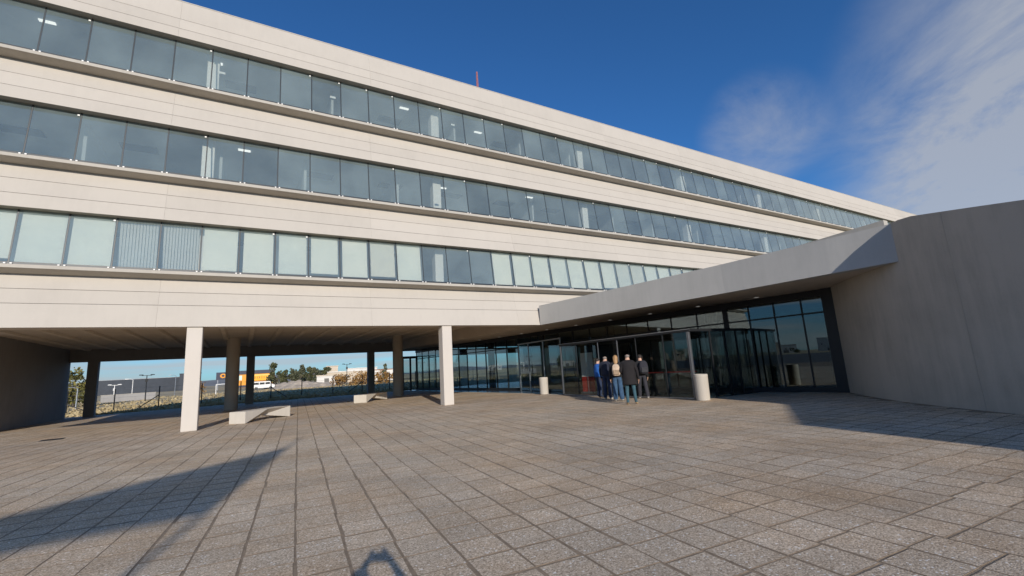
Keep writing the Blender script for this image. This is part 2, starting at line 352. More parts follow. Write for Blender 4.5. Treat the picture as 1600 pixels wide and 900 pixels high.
tiles.sort(key=lambda t: t[0])
def slab(mb, P, wj, rr, z_only=False):
    hw = TP/2-wj*0.75-rr[0]**2*0.011; P = P+TX*((rr[3]-0.5)*0.012)+TY*((rr[0]-0.5)*0.012); hd = TP/2-0.0055-rr[1]**2*0.012; z = (rr[2]-0.5)*0.0010
    tilt = Vector(((rr[3]-0.5)*0.002, (rr[4]-0.5)*0.002))
    skew = (rr[4]-0.5)*0.035
    top = []; bot = []
    for sx, sy in ((-1, -1), (1, -1), (1, 1), (-1, 1)):
        a = sx*hw; c = sy*hd
        zz = z+a*tilt.x+c*tilt.y
        q = P+TX*(a-c*skew)+TY*(c+a*skew)
        bot.append((q.x, q.y, -0.015))
        q2 = P+TX*(a-c*skew-sx*0.005)+TY*(c+a*skew-sy*0.005)
        mid = (q.x, q.y, zz-0.0003); top.append((mid, (q2.x, q2.y, zz)))
    n = len(mb.v); mb.v += bot+[t[0] for t in top]+[t[1] for t in top]
    for k in range(4):
        k2 = (k+1) % 4
        mb.f.append((n+k, n+k2, n+4+k2, n+4+k)); mb.m.append(1)
        mb.f.append((n+4+k, n+4+k2, n+8+k2, n+8+k)); mb.m.append(1)
    mb.f.append((n+8, n+9, n+10, n+11)); mb.m.append(0)
def seen(P):
    v = Vector((P.x, P.y, -CAM_H)); z = v.dot(vd)
    if z < 0.2: return False
    x = 800+704*v.dot(vr)/z; y = 450-704*v.dot(vu)/z
    return -40 < x < 1640 and y < 930
near = [t for t in tiles if seen(t[1])][:295]; nid = set(id(t) for t in near)
for t in near:
    mb = MB(); slab(mb, Vector((0, 0, 0)), t[2], t[3:]); link('paving_slab', mb.mesh('paving_slab', [M['paver'], M['mortar']]), plaza, t[1])
mb = MB()
for t in tiles:
    if id(t) not in nid: slab(mb, t[1], t[2], t[3:])
link('paving_slabs', mb.mesh('paving_slabs', [M['paver'], M['mortar']]), plaza, kind='stuff')
# dark granite in front of the lobby glass and lobby floor
gp = MB().prism([(12.72, 41.5), (13.33, 30.2), (13.87, 22.7), (13.88, 18.8), (14.0, 10.7), (lobby_x(10.5)-0.1, 10.5), (27, 9.6), (27, 41.5)], -0.05, 0.012)
link('granite_floor', fix_normals(gp.mesh('granite_floor', M['granite'])), kind='structure')
sl = MB().prism([(12.64, 41.5), (13.24, 30.2), (13.78, 22.7), (13.79, 18.9), (13.87, 18.9), (13.86, 22.7), (13.32, 30.2), (12.71, 41.5)], -0.04, 0.018)
link('granite_kerb', fix_normals(sl.mesh('granite_kerb', M['ledge'])), kind='structure')

# ------------------------------------------------------------------ office building
XL, XR = -10.0, 78.0
off = thing('office_building', 'long four storey beige concrete office block with ribbon windows and open ground floor', 'building')
YB, YT = 19.49, 19.93            # fascias lean back
bands = [(3.6, 5.36, (4.385, 4.87)), (7.45, 9.02, (7.94, 8.49)), (11.13, 12.75, (11.62, 12.15)), (14.87, 16.75, (15.30, 15.80))]
LB = 7.32
def slanted(x0, x1, za, zb, zlo, zhi, t, y_lo, y_hi):
    f = lambda z: y_lo+(y_hi-y_lo)*(z-zlo)/(zhi-zlo)
    return [(x0, f(za), za), (x1, f(za), za), (x1, f(za)+t, za), (x0, f(za)+t, za), (x0, f(zb), zb), (x1, f(zb), zb), (x1, f(zb)+t, zb), (x0, f(zb)+t, zb)]
nb = int((XR-XL)/LB)
for (zb, zt, js) in bands:
    ed = [zb, js[0], js[1], zt]
    for k in range(3):
        a = ed[k]+(0.0 if k == 0 else 0.006); c = ed[k+1]-(0.0 if k == 2 else 0.006)
        me = bevel(MB().hexa(slanted(0, LB-0.002, a, c, zb, zt, 0.09, YB, YT)).mesh('cladding_board', M['fascia']), 0.003)
        for q in range(nb+1): link('cladding_board', me, off, (XL+q*LB, 0, 0))
    XE = XL+(nb+1)*LB
    bk = MB().hexa(slanted(XL+0.02, XE-0.02, zb+0.02, zt-0.02, zb, zt, 0.25, YB+0.094, YT+0.094))
    part('spandrel_wall', bk, M['joint'], off)
    part('floor_slab', MB().box(XL+0.03, XE-0.03, YT+0.36, 39.7, zb+0.04 if zb > 4 else 4.36, zt-0.03), M['inceil'], off)
    if zb > 4: part('window_head', MB().box(XL, XE, YB+0.095, YB+0.34, zb-0.001, zb+0.018), M['ledge'], off)
XE = XL+(nb+1)*LB
# front edge beam underside, soffit, ribs, far beam
part('front_beam', MB().box(XL, 13.2, YB+0.097, YB+0.80, 3.605, 3.64), M['soffit'], off)
part('front_beam', MB().box(XL, 13.2, YB+0.5, YB+0.80, 3.642, 4.298), M['soffit'], off)
part('soffit', MB().box(XL, 13.4, YB+0.45, 39.6, 4.30, 4.355), M['soffit'], off)
rib = bevel(MB().hexa([(-0.09, 20.3, 4.20), (0.09, 20.3, 4.20), (0.09, 39.55, 4.20), (-0.09, 39.55, 4.20), (-0.16, 20.3, 4.298), (0.16, 20.3, 4.298), (0.16, 39.55, 4.298), (-0.16, 39.55, 4.298)]).mesh('soffit_rib', M['soffit']), 0.01)
for q in range(17): link('soffit_rib', rib, off, (XL+1.2+q*1.3, 0, 0))
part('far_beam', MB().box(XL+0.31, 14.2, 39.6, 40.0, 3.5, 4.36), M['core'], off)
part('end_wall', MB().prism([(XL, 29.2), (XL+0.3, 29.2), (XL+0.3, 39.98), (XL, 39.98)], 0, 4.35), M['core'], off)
part('rear_wall', MB().box(XL, XE, 39.72, 39.98, 4.37, 16.7), M['fascia'], off)
part('gable_wall', MB().box(XL-0.1, XL+0.02, 19.96, 39.98, 4.37, 16.74), M['fascia'], off)
part('gable_wall', MB().box(XE-0.02, XE+0.2, 19.6, 39.98, 3.6, 16.74), M['fascia'], off)
part('roof', MB().box(XL, XE, 20.2, 39.9, 16.3, 16.5), M['roof'], off)
part('coping', MB().box(XL-0.1, XE+0.2, YT-0.01, YT+0.3, 16.752, 16.79), M['ledge'], off)
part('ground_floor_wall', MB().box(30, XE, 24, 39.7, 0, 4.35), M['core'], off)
# ribbon windows
PW = 1.22; X0 = -6.43-PW*2
rows = [(5.58, 5.36, 7.452), (9.21, 9.02, 11.132), (12.93, 12.75, 14.872)]      # sill top, fascia top below, head
GT, GB = 19.77, 19.52
npane = int((XE-X0)/PW)
blind_from = {}
wr = random.Random(5)
for ri, (zs, zf, zh) in enumerate(rows):
    led = MB(); ln = [(GB-0.06, zs-0.11), (GB-0.06, zs), (GB+0.12, zs+0.02), (YT+0.12, zs-0.1), (YT+0.12, zf+0.002), (YT-0.0, zf+0.002)]
    led.rings([[(x, y, z) for (y, z) in ln] for x in (XL, XE)])
    part('window_ledge', led, M['ledge'], off)
    g0 = zs+0.03
    def yz(z): return GB+(GT-GB)*(z-g0)/(zh-g0)
    pane = MB().hexa(slanted(0.022, PW-0.022, g0+0.055, zh-0.004, g0, zh, 0.012, GB, GT)).mesh('window_pane', M['glass_up'])
    mul = MB().hexa(slanted(-0.018, 0.018, g0+0.0, zh-0.004, g0, zh, 0.06, GB+0.002, GT+0.002)).mesh('mullion', M['frame2'])
    fix_normals(pane); fix_normals(mul)
    part('bottom_rail', MB().hexa(slanted(XL, XE, g0-0.02, g0+0.05, g0, zh, 0.05, GB, GT)), M['frame2'], off)
    fit = MB()
    for q in range(-1, npane):
        x = X0+q*PW
        if x > XL: link('mullion', mul, off, (x, 0, 0))
        for s in (-0.09, 0.05): fit.box(x+s, x+s+0.05, GB-0.045, GB-0.004, zs+0.012, zs+0.05)
        if wr.random() < 0.3: fit.box(x-0.10, x-0.04, yz(zh-0.12)-0.02, yz(zh-0.12)-0.002, zh-0.14, zh-0.09)
        if x+PW < XE: link('window_pane', pane, off, (x, 0, 0))
        # blinds on the lowest ribbon
        if ri == 0 and x < 40:
            kind = None
            k = q-2                                 # pane index from the joint at X=-6.43
            if k in (2, 3): kind = 'slat'
            elif k in (11, 12, 13): kind = None
            elif k == 9 or k in (21, 22, 25, 26): kind = 'cream'
            else: kind = 'roller'
            if kind in ('roller', 'cream'):
                zb0 = g0+0.06+(wr.uniform(0.0, 0.05) if wr.random() < 0.8 else 0.12); bj = wr.uniform(-0.04, 0.05); part_me = MB().hexa([(x+0.10+bj, yz(zb0)+0.13, zb0), (x+PW-0.06, yz(zb0)+0.13, zb0), (x+PW-0.06, yz(zb0)+0.135, zb0), (x+0.10+bj, yz(zb0)+0.135, zb0), (x+0.10+bj, GT+0.10, zh-0.02), (x+PW-0.06, GT+0.10, zh-0.02), (x+PW-0.06, GT+0.105, zh-0.02), (x+0.10+bj, GT+0.105, zh-0.02)])
                part('roller_blind', part_me, M['blind'] if kind == 'roller' else M['blindb'], off)
            elif kind == 'slat':
                bl = link('vertical_blind', MB().box(x+0.05, x+PW-0.05, GT+0.12, GT+0.17, zh-0.06, zh-0.01).mesh('vertical_blind', M['slat']), off)
                sm = MB().hexa([(0, 0.0, g0+0.08), (0.07, 0.03, g0+0.08), (0.07, 0.033, g0+0.08), (0, 0.003, g0+0.08), (0, 0.0, zh-0.065), (0.07, 0.03, zh-0.065), (0.07, 0.033, zh-0.065), (0, 0.003, zh-0.065)]).mesh('slat', M['slat'])
                for u in range(12): link('slat', sm, bl, (x+0.07+u*0.09, GT+0.13, 0))
        elif ri > 0 and wr.random() < 0.10 and x < 20:
            zz = g0+wr.uniform(0.3, 1.0); w = wr.uniform(0.18, 0.3); xx = x+wr.uniform(0.2, 0.8)
            part('paper_notice', MB().hexa([(xx, yz(zz)+0.016, zz), (xx+w, yz(zz)+0.016, zz), (xx+w, yz(zz)+0.018, zz), (xx, yz(zz)+0.018, zz), (xx, yz(zz+0.1)+0.016, zz+0.1), (xx+w, yz(zz+0.1)+0.016, zz+0.1), (xx+w, yz(zz+0.1)+0.018, zz+0.1), (xx, yz(zz+0.1)+0.018, zz+0.1)]), M['white'], off)
    if ri > 0:
        for c in range(4):
            x = XL+3.6+c*6.4+wr.uniform(-2.4, 2.4); yy = wr.choice((20.6, 21.2, 22.0)); part('ceiling_lamp', MB().box(x, x+0.45, yy, yy+0.13, zh-0.004, zh+0.03), M['office_lamp'], off)
    part('glazing_clips', fit, M['white'], off, kind='stuff')
    # inside: columns, partitions, back wall, lights
    for c in range(9):
        x = -1.75+c*9.6
        part('inner_column', MB().box(x, x+0.42, 20.25, 20.67, zf-0.05, zh+0.05), M['white'], off, bev=0.01)
    part('corridor_wall', MB().box(XL+0.1, XE-0.1, 27.0, 27.15, zf-0.05, zh+0.06), M['inwall'], off)
    for c in range(24):
        x = XL+1.5+c*3.66+wr.choice((0, 0.6, -0.5))
        if wr.random() < 0.55: part('partition', MB().box(x, x+0.10, 20.7, 26.9, zf-0.05, zh+0.05), M['inwall'], off)
    for c in range(26):
        x = XL+2.0+c*3.4
        if wr.random() < 0.6: part('ceiling_grille', MB().box(x, x+1.2, 21.8, 22.4, zh+0.005, zh+0.035), M['frame2'], off)
# columns of the open ground floor
for x in (-1.80, 7.82): part('column', MB().box(x, x+0.47, 19.56, 20.05, 0, 3.604), M['column'], off, bev=0.015)
for x, y in ((-0.60, 32.6), (9.55, 32.6)):
    part('round_column', MB().tube([(x, y, 0), (x, y, 4.31)], 0.36, 20), M['darkcol'], off, smooth=False)
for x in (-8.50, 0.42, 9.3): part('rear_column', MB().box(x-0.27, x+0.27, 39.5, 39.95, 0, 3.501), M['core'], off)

# antenna on the roof
an = thing('antenna_mast', 'thin red lattice mast rising above the roof parapet', 'antenna', (15.8, 30, 16.5))
mb = MB()
for k in range(3):
    a = k*2*pi/3; mb.tube([(0.22*cos(a), 0.22*sin(a), 0), (0.05*cos(a), 0.05*sin(a), 9.4)], 0.022, 6)
for q in range(18):
    z = q*0.5; r = 0.22-0.16*z/9.4; r2 = 0.22-0.16*(z+0.5)/9.4
    for k in range(3):
        a = k*2*pi/3; b2 = (k+1)*2*pi/3; mb.tube([(r*cos(a), r*sin(a), z), (r2*cos(b2), r2*sin(b2), z+0.5)], 0.011, 5)
part('lattice', mb, plain('red_mast_paint', (0.36, 0.11, 0.09), 0.5), an)
part('base_plate', MB().box(-0.35, 0.35, -0.35, 0.35, 0, 0.05), M['alu'], an)

# ------------------------------------------------------------------ curved hall on the right
hall = thing('curved_hall', 'grey concrete hall with a curved blank wall right of the entrance', 'hall', (HC.x, HC.y, 0))
def hall_top(deg): return max(3.7, min(4.62, 4.62-(deg-143.0)*0.062)) if deg > 143 else 4.62
edges = [146.4-11.0*k for k in range(8, -14, -1)]
ths = sorted(edges)
for a0, a1 in zip(ths, ths[1:]):
    k = 8; pin = []; zt = []
    for i in range(k+1):
        d = a0+0.008+(a1-a0-0.016)*i/k; pin.append((HR*cos(radians(d)), HR*sin(radians(d)))); zt.append(hall_top(d))
    inner = [((q[0])*(HR-0.3)/HR, q[1]*(HR-0.3)/HR) for q in pin]
    poly = inner[::-1]+pin; z = zt[::-1]+zt
    poly = poly[::-1]; z = z[::-1]
    part('wall_panel', MB().prism(poly, 0, z), M['hall'], hall)
k = 48; part('roof', MB().prism([((HR-0.31)*cos(2*pi*i/k), (HR-0.31)*sin(2*pi*i/k)) for i in range(k)], 3.3, 3.45), M['roof'], hall)
part('core', MB().prism([((HR-0.33)*cos(2*pi*i/k), (HR-0.33)*sin(2*pi*i/k)) for i in range(k)], 0.0, 3.29), M['joint'], hall)
annex = MB().prism([(6.24, -9.07), (8.5, -21), (26, -21), (26, -3.0), (11.45, -3.55), (9.8, -6.95)], 0, 5.0)
an2 = thing('concrete_annex', 'plain concrete block beside the curved hall whose shadow falls on the paving', 'annex')
part('wall', annex, M['hall'], an2, bev=0.02)
part('coping', MB().prism([(6.20, -9.10), (8.47, -21.05), (26.05, -21.05), (26.05, -2.95), (11.43, -3.50), (9.77, -6.90)], 5.002, 5.08), M['ledge'], an2)

# ------------------------------------------------------------------ entrance canopy and lobby
ent = thing('entrance_lobby', 'glazed entrance lobby under a projecting grey concrete canopy', 'entrance')
fas = [(13.22, 19.46), (13.60, 16.0), (14.02, 12.0), (14.23, 9.5), (14.34, 6.2), (14.45, 4.4)]
for (xa, ya), (xb, yb) in zip(fas, fas[1:]):
    pass
fp = fas+[(x+0.35, y) for x, y in reversed(fas)]
part('canopy_fascia', MB().prism(fp, 3.595, 4.605), M['canopy'], ent)
part('canopy_roof', MB().prism([(x+0.355, y) for x, y in fas]+[(18.0, 6.5), (30, 9.5), (30, 19.46)], 4.30, 4.45), M['roof'], ent)
part('canopy_soffit', MB().prism([(x+0.355, y) for x, y in fas]+[(17.55, 7.72), (26.5, 9.6), (26.5, 39.6), (11.6, 39.6), (13.22, 19.98), (13.57, 19.47)], 3.60, 3.66), M['soffit'], ent)
part('soffit_edge', MB().prism([(13.18, 20.0), (13.22, 20.0), (11.62, 39.6), (11.58, 39.6)], 3.599, 4.31), M['soffit'], ent)
part('roof_upstand', MB().prism([(15.3, 5.1), (15.55, 5.1), (15.55, 8.2), (15.3, 8.2)], 4.44, [4.95, 4.95, 4.78, 4.78]), M['ledge'], ent)
# lobby glass wall (plane X = 17.65 - 0.12 (Y - 8.5))
gdir = Vector((-0.12, 1, 0)).normalized(); gnorm = Vector((1, 0.12, 0)).normalized()
def gp_(Y, off_=0.0, z=0.0): return Vector((lobby_x(Y), Y, z))+gnorm*off_
def gbox(name, y0, y1, z0, z1, o0, o1, mat, parent=ent):
    a = gp_(y0, o0); b = gp_(y1, o0); c = gp_(y1, o1); d = gp_(y0, o1)
    return part(name, MB().hexa([(a.x, a.y, z0), (d.x, d.y, z0), (c.x, c.y, z0), (b.x, b.y, z0), (a.x, a.y, z1), (d.x, d.y, z1), (c.x, c.y, z1), (b.x, b.y, z1)]), mat, parent)
gbox('plinth', 7.75, 41.0, 0.0, 0.16, -0.06, 0.12, M['frame'])
gbox('head_beam', 7.75, 41.0, 3.36, 3.598, -0.10, 0.14, M['frame'])
gbox('jamb', 7.68, 8.08, 0.0, 3.598, -0.16, 0.14, M['frame'])
gbox('transom', 8.08, 41.0, 2.76, 2.815, -0.03, 0.05, M['frame'])
ys = [8.08, 8.80, 9.75, 10.7, 11.66]
y = 11.66
while y < 40.5: y += 1.28; ys.append(min(y, 41.0))
for ya, yb in zip(ys, ys[1:]):
    for z0, z1 in ((0.16, 2.76), (2.815, 3.36)): gbox('glass_pane', ya+0.012, yb-0.012, z0, z1, 0.0, 0.012, M['glass_lo'])
for yy in ys[1:]:
    w = 0.10 if abs(yy-11.66) < 0.01 else 0.022
    gbox('mullion', yy-w, yy+w, 0.16, 3.36, -0.025, 0.07, M['frame'])
# lobby interior
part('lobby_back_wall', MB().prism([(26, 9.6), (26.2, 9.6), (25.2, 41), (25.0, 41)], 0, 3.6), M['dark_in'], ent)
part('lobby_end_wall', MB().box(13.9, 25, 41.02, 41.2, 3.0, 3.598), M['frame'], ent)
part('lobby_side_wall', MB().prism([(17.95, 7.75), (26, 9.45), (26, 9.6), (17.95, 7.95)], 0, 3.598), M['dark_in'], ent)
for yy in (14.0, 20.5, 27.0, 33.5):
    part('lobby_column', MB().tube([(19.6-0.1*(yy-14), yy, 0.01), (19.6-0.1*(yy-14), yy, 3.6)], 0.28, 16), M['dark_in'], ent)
# downlights
lens = MB().tube([(0, 0, 3.586), (0, 0, 3.597)], 0.085, 14).mesh('downlight', M['lamp']); rim = MB().tube([(0, 0, 3.59), (0, 0, 3.599)], 0.115, 14).mesh('rim', M['white'])
for k in range(9):
    for o, y0 in ((-0.55, 10.07), (1.9, 11.6)):
        q = gp_(y0+k*2.42, o); d = link('downlight', lens, ent, (q.x, q.y, 0)); link('rim', rim, d)
# vestibule in front of the lobby
ves = thing('entrance_vestibule', 'dark framed glass vestibule projecting from the lobby behind the group of people', 'vestibule')
va = Vector((13.89, 10.9)); vb = Vector((13.67, 18.5))
def vx(Y): return va.x+(vb.x-va.x)*(Y-va.y)/(vb.y-va.y)
def vpost(Y, w, mat, dx=0.0, z0=0.012, z1=2.40): return part('post', MB().box(vx(Y)+dx-w/2, vx(Y)+dx+w/2, Y-w/2, Y+w/2, z0, z1), mat, ves, bev=0.006)
M['alu2'] = plain('grey_anodised_aluminium', (0.16, 0.165, 0.175), 0.4, 0.6, 0.08, 10)
vpost(10.95, 0.10, M['alu2']); vpost(18.46, 0.08, M['alu2'])
for Y in (12.11, 13.5, 14.55, 15.75, 17.3): vpost(Y, 0.045, M['alu2'] if Y in (14.55, 15.75) else M['frame'])
part('roof', MB().prism([(vx(10.84)-0.05, 10.84), (lobby_x(10.84)-0.12, 10.84), (lobby_x(18.55)-0.12, 18.55), (vx(18.55)-0.05, 18.55)], 2.402, 2.50), M['frame'], ves, bev=0.01)
part('trim', MB().hexa([(vx(10.84)-0.062, 10.83, 2.485), (vx(10.84)-0.052, 10.83, 2.485), (vx(18.55)-0.052, 18.55, 2.485), (vx(18.55)-0.062, 18.55, 2.485), (vx(10.84)-0.062, 10.83, 2.505), (vx(10.84)-0.052, 10.83, 2.505), (vx(18.55)-0.052, 18.55, 2.505), (vx(18.55)-0.062, 18.55, 2.505)]), M['alu'], ves)
vy = [10.98, 12.11, 13.5, 14.55, 15.75, 17.3, 18.44]
for i, (a, c) in enumerate(zip(vy, vy[1:])):
    if i == 2: continue                              # the doorway stands open here
    part('glass_pane', MB().hexa([(vx(a)-0.006, a+0.03, 0.05), (vx(a)+0.006, a+0.03, 0.05), (vx(c)+0.006, c-0.03, 0.05), (vx(c)-0.006, c-0.03, 0.05), (vx(a)-0.006, a+0.03, 2.40), (vx(a)+0.006, a+0.03, 2.40), (vx(c)+0.006, c-0.03, 2.40), (vx(c)-0.006, c-0.03, 2.40)]), M['glass_box'], ves)
for i, X in enumerate((15.0, 15.9, 16.6)):
    part('post', MB().box(X-0.03, X+0.03, 10.86, 10.92, 0.012, 2.40), M['frame'], ves)
for a, c in ((13.98, 14.97), (15.03, 15.87), (15.93, 16.57), (16.63, 17.22)):
    part('side_pane', MB().box(a, c, 10.884, 10.896, 0.05, 2.40), M['glass_box'], ves)
part('threshold', MB().prism([(vx(10.9)-0.03, 10.9), (vx(10.9)+0.1, 10.9), (vx(18.5)+0.1, 18.5), (vx(18.5)-0.03, 18.5)], 0.013, 0.05), M['alu'], ves)
# small portal frame left of it
por = thing('glass_portal', 'thin aluminium framed glass portal left of the dark vestibule', 'portal')
pa = (15.02, 20.3); pb = (15.30, 25.2)
def pp(t): return (pa[0]+(pb[0]-pa[0])*t, pa[1]+(pb[1]-pa[1])*t)
for t in (0, 0.38, 0.74, 1.0):
    x, y = pp(t); part('post', MB().box(x-0.03, x+0.03, y-0.03, y+0.03, 0.012, 2.90), M['alu'], por)
part('head_rail', MB().bar((pa[0], pa[1]-0.05, 2.94), (pb[0], pb[1]+0.05, 2.94), 0.07, 0.07), M['alu'], por)
for t0, t1 in ((0, 0.38), (0.38, 0.74), (0.74, 1.0)):
    x, y = pp(t0); x2, y2 = pp(t1)
    part('glass_pane', MB().hexa([(x-0.006, y+0.04, 0.05), (x+0.006, y+0.04, 0.05), (x2+0.006, y2-0.04, 0.05), (x2-0.006, y2-0.04, 0.05), (x-0.006, y+0.04, 2.90), (x+0.006, y+0.04, 2.90), (x2+0.006, y2-0.04, 2.90), (x2-0.006, y2-0.04, 2.90)]), M['glass_box'], por)
# rear door lobby at the far end of the glass wall
rd = thing('rear_door_frame', 'dark framed glass doors at the far end of the lobby glass', 'door')
for X in (11.75, 12.45, 13.15, 13.75): part('post', MB().box(X-0.07, X+0.07, 40.9, 41.05, 0, 2.85), M['frame'], rd)
part('head_rail', MB().box(11.68, 13.82, 40.88, 41.07, 2.852, 3.08), M['frame'], rd)
for X in (11.82, 12.52, 13.22): part('door_leaf', MB().box(X+0.02, X+0.53-0.0, 40.96, 40.975, 0.1, 2.80), M['glass_box'], rd)
for X in (11.82, 12.52): part('push_bar', MB().box(X+0.02, X+0.53, 40.90, 40.93, 1.02, 1.07), M['frame'], rd)

# queue barrier posts with red belts inside the vestibule
qb = thing('queue_barrier', 'queue barrier posts joined by red belts inside the glass vestibule', 'barrier')
qp = [(15.0, 11.6), (15.0, 13.2), (15.05, 15.9), (15.1, 17.9)]
for x, y in qp:
    part('post', MB().tube([(x, y, 0.012), (x, y, 0.03), (x, y, 0.04), (x, y, 0.98)], [0.16, 0.16, 0.03, 0.03], 12), M['black'], qb)
for (x, y), (x2, y2) in zip(qp, qp[1:]):
    part('belt', MB().bar((x, y, 0.93), (x2, y2, 0.93), 0.006, 0.05), M['red'], qb)
bn = thing('roll_up_banner', 'white roll up banner with a red foot behind the vestibule glass', 'banner', (14.9, 18.0, 0.012), radians(100))
part('sheet', MB().box(-0.4, 0.4, -0.004, 0.004, 0.82, 2.0), M['white'], bn); part('red_panel', MB().box(-0.4, 0.4, -0.004, 0.004, 0.08, 0.818), M['red'], bn)
part('foot', MB().box(-0.43, 0.43, -0.12, 0.12, 0, 0.078), M['alu'], bn); part('pole', MB().tube([(0, 0.03, 0.078), (0, 0.03, 2.02)], 0.012, 8), M['alu'], bn)

# ------------------------------------------------------------------ street furniture
def bin_(x, y, label):
    o = thing('litter_bin', label, 'bin', (x, y, 0), 0, 'round concrete litter bins by the entrance')
    mb = MB(); K = 28; prof = [(0.20, 0.0), (0.222, 0.012), (0.235, 0.86), (0.23, 0.885), (0.20, 0.89), (0.19, 0.87), (0.185, 0.4)]
    mb.rings([[(r*cos(2*pi*i/K), r*sin(2*pi*i/K), z) for i in range(K)] for r, z in prof]); part('drum', mb, M['bin'], o, smooth=False)
    part('liner', MB().tube([(0, 0, 0.40), (0, 0, 0.79)], 0.165, 20), M['black'], o)
    part('rim', MB().rings([[(r*cos(2*pi*i/K), r*sin(2*pi*i/K), z) for i in range(K)] for r, z in ((0.236, 0.80), (0.240, 0.805), (0.240, 0.835), (0.236, 0.84))]), M['bin'], o)
bin_(13.78, 20.35, 'round concrete litter bin standing left of the group of people')
bin_(13.62, 10.45, 'round concrete litter bin at the right corner of the vestibule')
def bench(A, B, W, label):
    A = Vector(A); B = Vector(B); d = (B-A); L = d.length; o = thing('bench', label, 'bench', (A.x, A.y, 0), atan2(d.y, d.x), 'folded concrete benches')
    H = 0.445
    # concrete folded to a waist: full blocks at both ends, pinched under the seat in the middle
    def ring(x, wt, wb, zb): return [(x, W/2-wt/2, H), (x, W/2+wt/2, H), (x, W/2+wb/2, zb), (x, W/2-wb/2, zb)]
    mb = MB().rings([ring(0, W, W, 0), ring(0.04, W, W, 0), ring(L*0.48, W*0.96, W*0.16, 0.20), ring(L-0.04, W, W, 0), ring(L, W, W, 0)])
    part('seat_block', mb, M['bench'], o, bev=0.008)
bench((0.10, 20.6), (1.80, 22.35), 0.74, 'folded concrete bench right of the nearer white column')
bench((6.2, 27.6), (7.95, 29.6), 0.80, 'folded concrete bench in front of the far round column')
lid = MB().box(-0.30, 0.30, -0.30, 0.30, -0.004, 0.006)
mh = thing('manhole_cover', 'dark square drain cover in the paving left of the white column', 'drain', (-5.6, 22.0, 0.0), 0.1)
part('plate', lid, M['frame'], mh); part('frame_ring', MB().box(-0.34, 0.34, 0.301, 0.34, -0.004, 0.004), M['alu'], mh)

